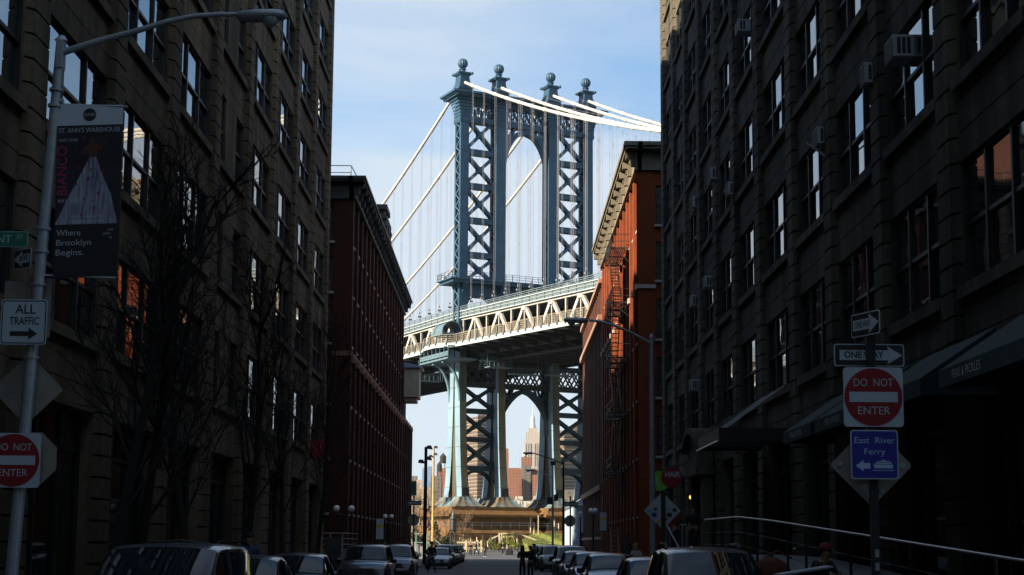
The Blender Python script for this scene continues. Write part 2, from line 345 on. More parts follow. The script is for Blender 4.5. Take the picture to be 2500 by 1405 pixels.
def brick_building(name, label, X, sg, y0, y1, nb, sills, hw, top, mt, depth, pil=0.62, pilproud=0.2, belts=(), south=None, sillm='limestone', arch=True, trim='brownstone'):
    root = empty(name, (X, (y0 + y1) / 2, 0), label, 'building')
    fn = wall_map(X, sg); mb = MB(); tr = MB(); sl_ = MB()
    step = (y1 - y0 - pil) / nb
    mb.box(pilproud + 0.42, depth, y0 + 0.6, y1, 0, top, fn)
    for i in range(nb + 1):
        a = y0 + i * step
        mb.box(0.0, pilproud + 0.41, a, a + pil, 0, top - 0.02, fn)
    zones = []
    for i in range(nb):
        u0, u1 = y0 + i * step + pil, y0 + (i + 1) * step
        m0, m1 = u0 + 0.28, u1 - 0.28
        mb.box(pilproud, pilproud + 0.415, u0 - 0.01, m0, 0, top - 0.01, fn); mb.box(pilproud, pilproud + 0.415, m1, u1 + 0.01, 0, top - 0.01, fn)
        prev = 0.0
        for s in list(sills) + [None]:
            zt = s if s is not None else top - 0.01
            if zt > prev: mb.box(pilproud + 0.003, pilproud + 0.41, m0 - 0.005, m1 + 0.005, prev, zt - (0.14 if s is not None else 0), fn)
            if s is not None:
                sl_.box(pilproud - 0.09, pilproud + 0.40, m0 - 0.06, m1 + 0.06, s - 0.14, s, fn)
                if arch:
                    mb.box(pilproud - 0.03, pilproud + 0.30, m0 - 0.1, m1 + 0.1, s + hw, s + hw + 0.32, fn)
                prev = s + hw
        zones.append((m0, m1))
    for z, h, pr_ in belts: tr.box(-pr_, pilproud + 0.4, y0 - 0.02, y1 + 0.02, z, z + h, fn)
    if south:
        fs = south_map(y0); cx, w, n, dep = south
        # end wall with its own row of windows; runs away from the street
        u = X; e = X - sg * depth
        lo, hi = min(u, e), max(u, e)
        edges = []
        for j in range(n): 
            c0 = X - sg * (cx + j * (w + 1.7)); c1 = c0 - sg * w; edges.append((min(c0, c1), max(c0, c1)))
        edges.sort(); xs = lo
        for (a, b) in edges + [(hi, None)]:
            mb.box(0.02, 0.61, xs, a if b is not None else hi - 0.001, 0, top - 0.015, fs)
            if b is not None:
                prev = 0
                for s in list(sills) + [None]:
                    zt = s if s is not None else top - 0.02
                    mb.box(0.10, 0.61, a - 0.002, b + 0.002, prev, zt - (0.14 if s is not None else 0), fs)
                    if s is not None: sl_.box(-0.08, 0.6, a - 0.08, b + 0.08, s - 0.14, s, fs); prev = s + hw
                xs = b
        for z, h, pr_ in belts:
            c = (X, X - sg * cx); tr.box(-pr_, 0.5, min(c), max(c), z + 0.003, z + h - 0.003, fs)
    mb.build('wall', mt, root); sl_.build('sills', M[sillm], root)
    if tr.v: tr.build('belt_course', M[trim], root)
    m0, m1 = zones[0]; first = None
    for s in sills:
        o = window(fn, m0, m1, s, s + hw, root, lights=1, d=pilproud + 0.24, fr=0.06)
        for i in range(1, nb):
            c = o.copy(); COL.objects.link(c); c.location.y += i * step; c.parent = root
            for ch in o.children: k = ch.copy(); COL.objects.link(k); k.parent = c
    if south:
        for (a, b) in edges[-n:]:
            for s in sills: window(fs, a, b, s, s + hw, root, lights=1, d=0.3, fr=0.06)
    return root, fn
def cornice(root, fn, y0, y1, z0, proud, h, mt, nbr, south_to=None, sg=1, X=0, bw=0.3, dent=True):
    c = MB()
    def run(f, a, b):
        c.box(-proud, 0.3, a - proud, b, z0 + h * 0.80, z0 + h, f)
        c.box(-proud * 0.86, 0.3, a - proud * 0.86, b, z0 + h * 0.66, z0 + h * 0.797, f)
        c.box(-0.10, 0.3, a - 0.1, b, z0 - 0.25, z0 + h * 0.657, f)
        c.box(-0.18, 0.3, a - 0.18, b, z0 - 0.40, z0 - 0.253, f)
    run(fn, y0, y1)
    st = (y1 - y0 - bw) / (nbr - 1)
    for i in range(nbr):
        a = y0 + i * st
        c.box(-proud * 0.80, -0.09, a, a + bw, z0 + h * 0.30, z0 + h * 0.655, fn)
        c.box(-proud * 0.45, -0.09, a + 0.002, a + bw - 0.002, z0 - 0.1, z0 + h * 0.297, fn)
        if dent and i < nbr - 1:
            for j in range(1, 5):
                q = a + bw + (st - bw) * j / 5
                c.box(-proud * 0.42, -0.09, q - 0.07, q + 0.07, z0 + h * 0.42, z0 + h * 0.64, fn)
    if south_to is not None:
        fs = south_map(y0)
        lo, hi = min(X, south_to), max(X, south_to)
        for (d0, za, zb) in ((-proud, z0 + h * 0.803, z0 + h * 0.997), (-proud * 0.86, z0 + h * 0.663, z0 + h * 0.795), (-0.1, z0 - 0.247, z0 + h * 0.65), (-0.18, z0 - 0.397, z0 - 0.256)):
            c.box(d0, 0.3, lo, hi, za, zb, fs)
    return c.build('cornice', mt, root)
# left brick building across the side street
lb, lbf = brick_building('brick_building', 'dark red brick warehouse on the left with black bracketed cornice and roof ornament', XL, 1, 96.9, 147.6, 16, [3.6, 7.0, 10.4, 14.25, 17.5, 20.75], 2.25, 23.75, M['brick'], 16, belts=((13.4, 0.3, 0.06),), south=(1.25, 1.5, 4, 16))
cornice(lb, lbf, 96.9, 147.6, 23.85, 0.8, 0.95, M['cornice_dark'], 28, south_to=-26.0, X=XL)
mb = MB()
for i in range(17): mb = MB(); mb.box(-0.24, 0.1, 96.9 + i * 3.13, 97.52 + i * 3.13, 12.95, 13.38, lbf); mb.build('pilaster_block', M['brownstone'], lb)
mb = MB()          # stepped ornament standing on the parapet
mb.box(-0.15, 1.0, 120.6, 126.2, 24.8, 26.0, lbf); mb.box(-0.05, 0.9, 121.2, 125.6, 26.0, 27.3, lbf); mb.box(-0.25, 1.1, 120.9, 125.9, 27.3, 27.6, lbf)
mb.box(0.0, 0.8, 121.9, 124.9, 27.6, 28.2, lbf); mb.box(-0.2, 1.0, 121.6, 125.2, 28.2, 28.6, lbf)
for y in (121.3, 123.2, 125.0): mb.lathe([(0.28, 0), (0.2, 0.4), (0.3, 0.8), (0.12, 1.3)], (XL + 0.1, y, 26.0), 8)
mb.build('parapet_ornament', M['cornice_dark'], lb)
mb = MB(); fr_ = south_map(96.9)   # roof railing along the end wall
for x in (-9.9, -11.4, -12.9): mb.tube([(x, 97.2, 24.8), (x, 97.2, 25.7)], 0.03, 6)
mb.tube([(-9.9, 97.2, 25.7), (-18, 97.2, 25.7)], 0.03, 6); mb.tube([(-9.9, 97.2, 25.25), (-18, 97.2, 25.25)], 0.025, 6)
mb.tube([(-9.9, 97.2, 25.7), (-9.4, 97.8, 24.8)], 0.03, 6)
mb.build('roof_railing', M['black'], lb)
mb = MB(); mb.box(-17, -11.9, 97.2, 100.4, 24.805, 33); mb.build('shade_bulkhead', M['brick_dark'], lb)  # bulkhead added out of view to darken part of the right brick front
lb2, lb2f = brick_building('brick_building', 'lower brown brick wing beyond the dark red warehouse with stepped roof', XL, 1, 147.7, 164.2, 6, [3.6, 7.0, 10.4], 2.25, 14.0, M['brick'], 14, belts=((13.5, 0.3, 0.05),), pil=0.5)
mb = MB(); mb.box(0.1, 12, 147.7, 154.0, 14.01, 18.0, lb2f); mb.box(-0.06, 12, 147.72, 154.1, 18.0, 18.2, lb2f); mb.build('roof_storey', M['brick'], lb2)
mb = MB(); mb.box(-1.45, -0.01, 148.6, 152.0, 15.7, 18.5, lb2f); mb.box(-1.2, -0.02, 148.9, 151.7, 15.3, 15.695, lb2f); hb = mb.build('hanging_bay', mat('tan_metal_panel', (0.34, 0.29, 0.22), 0.7, var=0.12, scale=2), lb2)
mb = MB(); mb.hexa([lbf(-1.75, 148.3, 18.51), lbf(-0.01, 148.3, 18.51), lbf(-0.01, 152.3, 18.51), lbf(-1.75, 152.3, 18.51)], [lbf(-1.75, 148.3, 18.65), lbf(-0.01, 148.3, 19.05), lbf(-0.01, 152.3, 19.05), lbf(-1.75, 152.3, 18.65)]); mb.build('bay_roof', mat('zinc_roof', (0.2, 0.25, 0.36), 0.5), hb)
# unseen taller block added behind it; it keeps the far half of the street in shade
mb = MB(); mb.box(-46, -24, 107.4, 147, 0.1, 38, None); mb.box(-46.3, -23.7, 107.1, 147.3, 38, 38.6)
for z in range(4, 36, 4):
    for y in range(115, 146, 4): mb.box(-24.0, -23.93, y, y + 2, z, z + 2.2)
bb = empty('brick_building', (-35, 130, 0), 'unseen tall brick block added behind the dark red warehouse to cast shade', 'building'); mb.build('wall', M['brick_dark'], bb)
# right brick building
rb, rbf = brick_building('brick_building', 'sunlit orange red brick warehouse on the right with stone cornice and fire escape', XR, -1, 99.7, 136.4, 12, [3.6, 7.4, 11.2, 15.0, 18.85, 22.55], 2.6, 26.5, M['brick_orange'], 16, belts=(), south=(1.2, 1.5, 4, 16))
cornice(rb, rbf, 99.7, 136.4, 26.55, 0.9, 1.35, M['cornice'], 14, south_to=26.0, X=XR, bw=0.42)
for i in range(13): mb = MB(); mb.box(-0.14, 0.1, 99.72 + i * 3.007, 100.3 + i * 3.007, 18.25, 18.6, rbf); mb.build('pilaster_block', M['limestone'], rb)
mb = MB(); fs = south_map(99.7); mb.box(-0.1, 0.3, XR, XR + 1.2, 18.3, 18.55, fs); mb.build('belt_course', M['limestone'], rb)
mb = MB(); mb.box(0.4, 2.4, 124.0, 126.5, 27.9, 30.6, rbf); mb.box(0.3, 2.5, 123.9, 126.6, 30.6, 30.85, rbf); mb.build('chimney', M['brick_orange'], rb)
rb2, rb2f = brick_building('brick_building', 'long brown brick warehouse with close pilasters beyond the fire escape', XR, -1, 136.5, 169.5, 15, [2.6, 7.6, 11.0, 14.4, 17.8, 22.4], 2.1, 25.2, M['brick_dark'], 14, pil=0.7, belts=((6.5, 0.5, 0.25), (21.5, 0.55, 0.35), (24.9, 0.4, 0.3), (2.2, 0.25, 0.12)))
# fire escape
fe = empty('fire_escape', (8.1, 111.5, 6.6), 'black iron fire escape zigzagging down the sunlit brick wall', 'fire escape')
zs = [6.9, 10.9, 14.8, 18.7, 22.6]
for k, z in enumerate(zs):
    m = MB()
    for j in range(8): m.box(7.55 + j * 0.135, 7.62 + j * 0.135, 108.0, 115.0, z, z + 0.04)
    for y in (108.0, 111.5, 115.0): m.bar((7.5, y, z - 0.04), (8.86, y, z - 0.04), 0.06, 0.08); m.bar((7.55, y, z - 0.05), (8.86, y, z - 1.1), 0.05, 0.05)
    for (p, q) in (((7.55, 108, 0), (7.55, 115, 0)), ((7.55, 108, 0), (8.8, 108, 0)), ((7.55, 115, 0), (8.8, 115, 0))):
        for h in (0.45, 0.95): m.bar((p[0], p[1], z + h), (q[0], q[1], z + h), 0.04, 0.04)
        n = int((Vector(q) - Vector(p)).length / 0.5)
        for i in range(n + 1):
            t = i / n; m.bar((p[0] + (q[0] - p[0]) * t, p[1] + (q[1] - p[1]) * t, z), (p[0] + (q[0] - p[0]) * t, p[1] + (q[1] - p[1]) * t, z + 0.95), 0.025, 0.025)
    m.bar((7.55, 108, z), (7.55, 115, z + 0.95), 0.03, 0.03); m.bar((7.55, 115, z), (7.55, 108, z + 0.95), 0.03, 0.03)
    m.build('landing', M['black'], fe)
    if k < len(zs) - 1:
        s = MB(); z2 = zs[k + 1]; a, b = (109.0, 113.8) if k % 2 else (113.8, 109.0)
        for x in (7.75, 8.3): s.bar((x, a, z + 0.05), (x, b, z2), 0.05, 0.14); s.bar((x, a, z + 0.85), (x, b, z2 + 0.8), 0.03, 0.03)
        for i in range(14):
            t = (i + 0.5) / 14; s.bar((7.75, a + (b - a) * t, z + (z2 - z) * t), (8.3, a + (b - a) * t, z + (z2 - z) * t), 0.22, 0.03)
        s.build('stair', M['black'], fe)
l = MB()
for x in (7.8, 8.2): l.bar((x, 108.6, 3.0), (x, 108.6, 7.0), 0.04, 0.04)
for i in range(13): l.bar((7.8, 108.6, 3.1 + i * 0.3), (8.2, 108.6, 3.1 + i * 0.3), 0.03, 0.03)
l.build('ladder', M['black'], fe)

# the blocks on the near side of the cross street and at the end of the street, behind the viewer, plus unseen ones added to block sky along the side street
for (x0, x1, y0, y1, h, lab) in ((-42, -9.6, -75, 1.0, 50, 'plain brick block on the near left corner behind the viewer'), (8.7, 40, -75, 0.0, 34, 'plain brick block on the near right corner behind the viewer'), (-42, 44, -122, -96, 42, 'wide brick block closing the street far behind the viewer'), (-96, -66, 55, 128, 49, 'unseen brick block added far left across the side street to cut low sky'), (64, 90, 60, 130, 44, 'unseen brick block added far right across the side street to block eastern sky')):
    e = empty('brick_building', ((x0 + x1) / 2, (y0 + y1) / 2, 0), lab, 'building')
    mb = MB(); mb.box(x0, x1, y0, y1, 0.05, h); mb.box(x0 - 0.3, x1 + 0.3, y0 - 0.3, y1 + 0.3, h, h + 0.7)
    for z in range(5, int(h), 4): mb.box(x0 - 0.1, x1 + 0.1, y0 - 0.1, y1 + 0.1, z, z + 0.3)
    mb.build('wall', M['concrete_r'] if y0 < 40 else M['brick_dark'], e)
# ---------------------------------------------------------------- ground
def gz(y):
    pts = [(-60, 0), (175, 0), (205, 0.24), (240, 1.0), (262, 1.3), (330, 1.3)]
    for (a, za), (b, zb) in zip(pts, pts[1:]):
        if y <= b: return za + (zb - za) * (y - a) / (b - a)
    return 1.3
KL, KR = -6.0, 4.5
def strip(name, x0, x1, ys, off, m, kind='structure', xfn=None):
    mb = MB()
    for a, b in zip(ys, ys[1:]):
        mb.face([(x0, a, gz(a) + off), (x1, a, gz(a) + off), (x1, b, gz(b) + off), (x0, b, gz(b) + off)])
    o = mb.build(name, m); o['kind'] = kind; return o
g = MB()
ys = [-60, 150, 175, 205, 240, 262, 330]
for a, b in zip(ys, ys[1:]): g.face([(-400, a, gz(a) - 0.03), (400, a, gz(a) - 0.03), (400, b, gz(b) - 0.03), (-400, b, gz(b) - 0.03)])
g.face([(-400, 330, 1.27), (400, 330, 1.27), (400, 345, -3), (-400, 345, -3)])
g.build('ground', M['sidewalk'])['kind'] = 'structure'
w = MB(); w.face([(-9000, 330, -2.6), (9000, 330, -2.6), (9000, 1000, -2.6), (-9000, 1000, -2.6)]); w.build('river', glass_mat('river_water', (0.02, 0.035, 0.04), 0.12, 1.33, 0.4, 0.3))['kind'] = 'structure'
f = MB(); f.face([(-9000, 1000, -1.5), (9000, 1000, -1.5), (9000, 9000, -1.5), (-9000, 9000, -1.5)]); f.build('far_shore_ground', M['sidewalk'])['kind'] = 'structure'
m = M['street'] = mat('worn_asphalt_street', (0.060, 0.062, 0.068), 0.8, var=0.35, scale=0.9, bump=0.8, bscale=9, spec=0.4)
strip('street', KL, KR, [-20, 60, 120, 175, 205, 240, 262], 0.0, m)
st = MB(); st.box(-90, KL + 0.001, 86.2, 94.8, -0.02, 0.002); st.box(KR - 0.001, 90, 86.6, 97.0, -0.02, 0.002); st.build('side_street', m)['kind'] = 'structure'
def walk(x0, x1, y0, y1, h=0.14):
    mb = MB(); mb.box(x0, x1, y0, y1, -0.02, h); o = mb.build('sidewalk', M['sidewalk'], bevel=0.02); o['kind'] = 'structure'
walk(XL - 0.5, KL, 14, 86.2); walk(XL - 0.5, KL, 94.8, 166); walk(KR, XR + 0.6, 12, 86.6); walk(KR, XR + 0.6, 97.0, 171)
# ---------------------------------------------------------------- suspension bridge
TH = R(26.3); TC = Vector((4.04, 318.89, 0)); TU = Vector((math.cos(TH), math.sin(TH), 0)); TB = Vector((math.sin(TH), -math.cos(TH), 0))
def T(s, t, z): p = TC + TU * s + TB * t; return (p.x, p.y, z)
CS = (-14.63, -6.25, 6.05, 14.63); CW = (1.85, 2.3, 2.3, 1.85)
tower = empty('bridge_tower', (TC.x, TC.y, 9.0), 'tall blue steel suspension bridge tower with four ball finials, cross bracing and arch', 'bridge tower')
def tb(mb, s0, s1, t0, t1, z0, z1): mb.box(s0, s1, t0, t1, z0, z1, T)
def tbar(mb, a, b, w, h, up=None): mb.bar(T(*a), T(*b), w, h, up or tuple(TB))
ZD = 43.0     # deck level where the upper and lower legs meet
def leg_upper(sc, w):
    mb = MB(); z0, z1 = 33.0, 94.0; h = w / 2
    for t0, t1 in ((0.85, 1.5), (-1.5, -0.85)):
        tb(mb, sc - h, sc + h, t0, t1, z0, z1)
    for s0, s1 in ((sc - h, sc - h + 0.12), (sc + h - 0.12, sc + h)):      # flange strips on the lattice sides
        tb(mb, s0 - 0.03, s1 + 0.03, 1.05, 1.2, z0, z1)
    tb(mb, sc - 0.25, sc + 0.25, -0.845, 0.845, z0, z1)                    # inner web
    for z in range(34, 94, 3): tb(mb, sc - h - 0.03, sc + h + 0.03, 1.45, 1.53, z, z + 0.06)
    o = mb.build('column', M['steel'], tower)
    l = MB(); dz = 1.25; n = int((z1 - z0) / dz)
    for sd in (-1, 1):
        s = sc + sd * (h - 0.05)
        for i in range(n):
            a, b = (0.9, -0.9) if i % 2 else (-0.9, 0.9)
            tbar(l, (s, a, z0 + i * dz), (s, b, z0 + (i + 1) * dz), 0.16, 0.09, tuple(TU))
    l.build('lattice', M['steel_lt'], o)
    # flared bracket under the top
    k = MB()
    for i in range(8):
        q = i / 7; e = 0.15 + 1.35 * q ** 2.2; za = 88.6 + 0.65 * i
        tb(k, sc - h - e * 0.9, sc + h + e * 0.9, 1.5 + e * 0.55, 1.6 + e * 0.55, za, za + 0.52)
        for sd in (-1, 1): tb(k, sc + sd * (h + e) - 0.08, sc + sd * (h + e) + 0.08, -1.5 - e * .5, 1.5 + e * .5, za, za + 0.52)
    tb(k, sc - h - 0.25, sc + h + 0.25, -1.75, 1.75, 88.2, 88.55); tb(k, sc - h - 0.15, sc + h + 0.15, -1.65, 1.65, 87.9, 88.19)
    k.build('bracket', M['steel'], o)
    return o
def flare(z):     # half depth of the lower legs
    pts = [(9.9, 4.75), (10.8, 4.5), (13, 4.05), (16, 3.65), (20, 3.25), (25, 2.95), (31, 2.7), (40, 2.6)]
    for (a, va), (b, vb) in zip(pts, pts[1:]):
        if z <= b: return va + (vb - va) * (z - a) / (b - a)
    return 2.6
def leg_lower(sc, w):
    zs = [10.2, 11.2, 12.4, 14, 16, 18.5, 21, 24, 27.5, 31, 36, 41]; h = w / 2; mb = MB()
    def wid(z): return h * (1 + 0.32 * max(0, (15 - z) / 5) ** 2)
    for za, zb in zip(zs, zs[1:]):
        for sgn in (1, -1):
            fa, fb = flare(za), flare(zb); ia, ib = (fa - 2.35, fb - 2.35)
            wa, wb = wid(za), wid(zb)
            ia = max(ia, 0.25); ib = max(ib, 0.25)
            p = lambda s, t, z: T(s, sgn * t, z)
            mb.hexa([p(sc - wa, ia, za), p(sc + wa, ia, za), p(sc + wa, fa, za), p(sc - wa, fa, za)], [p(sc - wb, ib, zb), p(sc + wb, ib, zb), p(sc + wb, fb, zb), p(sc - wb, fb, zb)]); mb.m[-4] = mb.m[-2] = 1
    mb.mi = 1; tb(mb, sc - h + 0.25, sc + h - 0.25, -0.9, 0.9, 10.2, 41)
    for z in range(13, 40, 4):
        for sgn in (1, -1):
            f = flare(z); tb(mb, sc - wid(z) - 0.03, sc + wid(z) + 0.03, min(sgn * (f - 2.5), sgn * (f + 0.03)), max(sgn * (f - 2.5), sgn * (f + 0.03)), z, z + 0.07)
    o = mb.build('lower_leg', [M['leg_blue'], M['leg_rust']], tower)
    # bell shaped foot under each of the two legs, and a fluted band above it
    b = MB()
    for sgn in (1, -1):
        c = sgn * 3.35
        prof = [(1.45, 11.05), (1.5, 10.8), (1.62, 10.7), (1.7, 10.45), (2.05, 10.1), (2.6, 9.6), (3.15, 9.25), (3.35, 9.12), (3.35, 9.0)]
        rings = []
        for e, z in prof:
            ring = []
            for (a, bb_) in ((-1, -1), (1, -1), (1, 1), (-1, 1)):
                k = 6
                for j in range(k):
                    nx = {(-1, -1): (-1 + 2 * j / k, -1), (1, -1): (1, -1 + 2 * j / k), (1, 1): (1 - 2 * j / k, 1), (-1, 1): (-1, 1 - 2 * j / k)}[(a, bb_)]
                    r = 1.0 - (0.05 if j % 2 else 0)
                    ring.append(T(sc + nx[0] * (e * 0.92 + w * .1) * r, c + nx[1] * e * r * 0.98, z))
            rings.append(ring)
        nn = len(rings[0]); vs = [v for r_ in rings for v in r_]
        b.add(vs, [(i * nn + (j + 1) % nn, i * nn + j, (i + 1) * nn + j, (i + 1) * nn + (j + 1) % nn) for i in range(len(rings) - 1) for j in range(nn)] + [tuple(range(nn))])
    b.build('foot', M['steel_rust'], o)
    d = MB()
    for sgn in (1, -1):
        f = flare(12.4)
        for j in range(5): s = sc - wid(12) + (j + 0.5) * 2 * wid(12) / 5; tb(d, s - 0.1, s + 0.1, min(sgn * f, sgn * (f + 0.25)), max(sgn * f, sgn * (f + 0.25)), 11.1, 12.9)
    d.build('fluted_band', M['deck_dark'], o)
    # curved lattice bracket that carries the walkway
    return o
for sc, w in zip(CS, CW): leg_upper(sc, w)
for sc, w in zip((-15.0, -6.35, 6.1, 15.0), (1.5, 1.6, 1.6, 1.5)): leg_lower(sc, w)
def strut(s0, s1, zc, h, name='strut', mt='steel', t=0.9):
    mb = MB()
    tb(mb, s0, s1, -t, t, zc + h / 2 - 0.16, zc + h / 2); tb(mb, s0, s1, -t, t, zc - h / 2, zc - h / 2 + 0.16); tb(mb, s0, s1, t - 0.25, t - 0.1, zc - h / 2 + 0.16, zc + h / 2 - 0.16); tb(mb, s0, s1, -t + 0.1, -t + 0.25, zc - h / 2 + 0.16, zc + h / 2 - 0.16)
    return mb.build(name, M[mt], tower)
def xbrace(s0, s1, z0, z1, w=0.55, mt='steel', t=0.5, g=0.7):
    mb = MB(); sm, zm = (s0 + s1) / 2, (z0 + z1) / 2
    for tt in (t, -t):
        tbar(mb, (s0, tt, z1), (s1, tt, z0), w, 0.3); tbar(mb, (s0, tt - 0.02, z0), (s1, tt - 0.02, z1), w, 0.3)
        pl_ = [(sm - g, zm), (sm - g * .42, zm - g * .9), (sm + g * .42, zm - g * .9), (sm + g, zm), (sm + g * .42, zm + g * .9), (sm - g * .42, zm + g * .9)]
        mb.prism(pl_, lambda p: T(p[0], tt + 0.19, p[1]), lambda p: T(p[0], tt - 0.22, p[1]))
        for (a, b, da, db) in ((s0, z1, 1, -1), (s1, z0, -1, 1), (s0, z0, 1, 1), (s1, z1, -1, -1)):     # corner gussets
            mb.prism([(a, b), (a + da * 0.9, b), (a, b + db * 1.1)], lambda p: T(p[0], tt + 0.18, p[1]), lambda p: T(p[0], tt - 0.21, p[1]))
    n = 9           # lacing between the two planes
    for (a, b) in (((s0, z1), (s1, z0)), ((s0, z0), (s1, z1))):
        for i in range(1, n):
            q = i / n; p = (a[0] + (b[0] - a[0]) * q, a[1] + (b[1] - a[1]) * q); q2 = (i + 1) / n; p2 = (a[0] + (b[0] - a[0]) * q2, a[1] + (b[1] - a[1]) * q2)
            e = t if i % 2 else -t; tbar(mb, (p[0], e, p[1]), (p2[0], -e, p2[1]), 0.09, 0.09)
    return mb.build('cross_brace', M[mt], tower)
def inner(i): return CS[i] + CW[i] / 2 - 0.02, CS[i + 1] - CW[i + 1] / 2 + 0.02
for i in (0, 2):
    a, b = inner(i)
    for z in (82.05, 74.9, 67.7, 60.5): strut(a, b, z, 1.12)
    for z0, z1 in ((82.6, 89.2), (75.45, 81.5), (68.25, 74.35), (61.05, 67.15), (55.0, 59.95)): xbrace(a, b, z0, z1)
    a2, b2 = (-14.25, -7.15) if i == 0 else (6.9, 14.25)
    for z in (28.45, 22.7, 16.9): strut(a2, b2, z, 0.95, mt='steel_shade', t=0.9)
    for z0, z1 in ((28.9, 33.4), (23.2, 28.0), (17.4, 22.25)): xbrace(a2, b2, z0, z1, 0.6, 'steel_shade')
    m = MB()
    for tt in (0.7, -0.7):
        n = 10
        for j in range(n):
            q0, q1 = j / n, (j + 1) / n
            f = lambda q: (a2 + (b2 - a2) * q, 16.3 - 2.2 * abs(2 * q - 1) ** 2.4)
            (sa, za), (sb, zb) = f(q0), f(q1); tbar(m, (sa, tt, za), (sb, tt, zb), 0.45, 0.25)
    m.build('knee_bracket', M['steel_shade'], tower)
# portal band under the cornice, right across
m = MB()
for i in range(3):
    a, b = inner(i)
    for z0, z1 in ((88.25, 89.4), (92.2, 93.0)):
        tb(m, a, b, -1.0, 1.0, z0, z1)
    n = 4 if i != 1 else 7; st = (b - a) / n
    for tt in (0.85, -0.85):
        for j in range(n):
            s0, s1 = a + j * st, a + (j + 1) * st
            tbar(m, (s0, tt, 89.4), (s1, tt, 92.2), 0.2, 0.16); tbar(m, (s0, tt - 0.02, 92.2), (s1, tt - 0.02, 89.4), 0.2, 0.16)
            tb(m, s0 - 0.1, s0 + 0.1, tt - 0.15, tt + 0.1, 89.41, 92.19)
            mm = (s0 + s1) / 2; tb(m, mm - 0.3, mm + 0.3, tt - 0.12, tt + 0.12, 90.5, 91.1)
m.build('portal_lattice', M['steel'], tower)
m = MB()
for (e, z0, z1) in ((1.75, 93.0, 93.35), (2.1, 93.35, 93.6), (2.5, 93.6, 94.0), (1.6, 94.0, 94.35)): tb(m, -15.6 - e, 15.6 + e, -1.3 - e, 1.3 + e, z0, z1)
for j in range(64):
    s = -17.2 + j * 34.4 / 63; tb(m, s - 0.13, s + 0.13, 3.3, 3.62, 93.05, 93.34); tb(m, s - 0.13, s + 0.13, -3.62, -3.3, 93.05, 93.34)
m.build('cornice', M['steel'], tower)
# finials
for sc in CS:
    m = MB()
    for (e, z0, z1) in ((1.9, 94.35, 94.7), (1.65, 94.7, 95.0)): tb(m, sc - e, sc + e, -e, e, z0, z1)
    for k in range(8):
        q = k / 7; e = 1.0 + 0.6 * (1 - q) ** 2.5; tb(m, sc - e, sc + e, -e - 0.25, e + 0.25, 95.0 + k * 0.41, 95.0 + (k + 1) * 0.41)
    tb(m, sc - 1.55, sc + 1.55, -1.6, 1.6, 98.28, 98.6); tb(m, sc - 1.35, sc + 1.35, -1.4, 1.4, 98.05, 98.28); 
    for a in (-1, 1):
        for b in (-1, 1): p = T(sc + a * 1.45, b * 1.5, 98.45); m.ball(p, 0.34, 8, 6)
    fo = m.build('finial', M['steel'], tower)
    c = T(sc, 0, 0); m = MB()
    m.lathe([(1.0, 98.6), (0.95, 98.8), (0.62, 98.95), (0.55, 99.2), (0.75, 99.5), (0.6, 99.62)], c, 14)
    m.lathe([(max(1.0 * math.sin(math.pi * i / 12), 0.02), 100.72 - 1.08 * math.cos(math.pi * i / 12)) for i in range(1, 13)], c, 28, rib=0.09)
    m.build('ball', M['steel'], fo)
# pointed arch ring, upper and lower
def arch(hs, z0, zs, za, ring, mt, chord, t=0.95, pw=1.75, ex=0.645):
    m = MB(); n = 14; pts = []
    def f(q): return hs * (1 - q ** pw) ** ex , zs + (za - zs) * q      # q: 0 spring .. 1 apex
    side = [f(i / n) for i in range(n + 1)]
    inn = [(-hs, z0)] + [(-s, z) for s, z in side]
    full = inn + [(-s, z) for s, z in reversed(inn[:-1])]
    cx = 0.0
    out = []
    for i, (s, z) in enumerate(full):
        a = full[max(i - 1, 0)]; b = full[min(i + 1, len(full) - 1)]; d = Vector((b[0] - a[0], b[1] - a[1])).normalized(); nrm = Vector((-d.y, d.x)); out.append((s + nrm.x * ring, z + nrm.y * ring))
    for i in range(len(full) - 1):
        a, b, c, d = full[i], full[i + 1], out[i + 1], out[i]
        m.hexa([T(a[0], -t, a[1]), T(b[0], -t, b[1]), T(b[0], t, b[1]), T(a[0], t, a[1])], [T(d[0], -t, d[1]), T(c[0], -t, c[1]), T(c[0], t, c[1]), T(d[0], t, d[1])])
    for sgn in (-1, 1):                                  # spandrel struts up to the chord
        for q, e in ((0.28, 0.98), (0.62, 0.55), (0.62, 0.98)):
            s, z = f(q)
            for tt in (t - 0.25, -t + 0.25): tbar(m, (sgn * (s + ring * .6), tt, z + ring * .6), (sgn * hs * e, tt, chord), 0.5, 0.3)
    return m.build('pointed_arch', M[mt], tower)
arch(4.92, 70.0, 78.6, 87.3, 0.95, 'steel', 88.25, pw=2.0, ex=0.53)
arch(5.2, 24.0, 27.0, 32.6, 0.9, 'steel_shade', 33.4, pw=1.25, ex=0.62)
# lower portal girder
m = MB(); tb(m, -15.6, 15.6, -1.4, 1.4, 33.4, 34.3); tb(m, -15.6, 15.6, -1.2, 1.2, 37.6, 38.4)
for j in range(14):
    s0 = -14.4 + j * 28.8 / 14; s1 = s0 + 28.8 / 14
    for tt in (1.1, -1.1): tbar(m, (s0, tt, 34.3), (s1, tt, 37.6), 0.3, 0.2); tbar(m, (s0, tt - 0.02, 37.6), (s1, tt - 0.02, 34.3), 0.3, 0.2)
m.build('lower_portal', M['deck_dark'], tower)
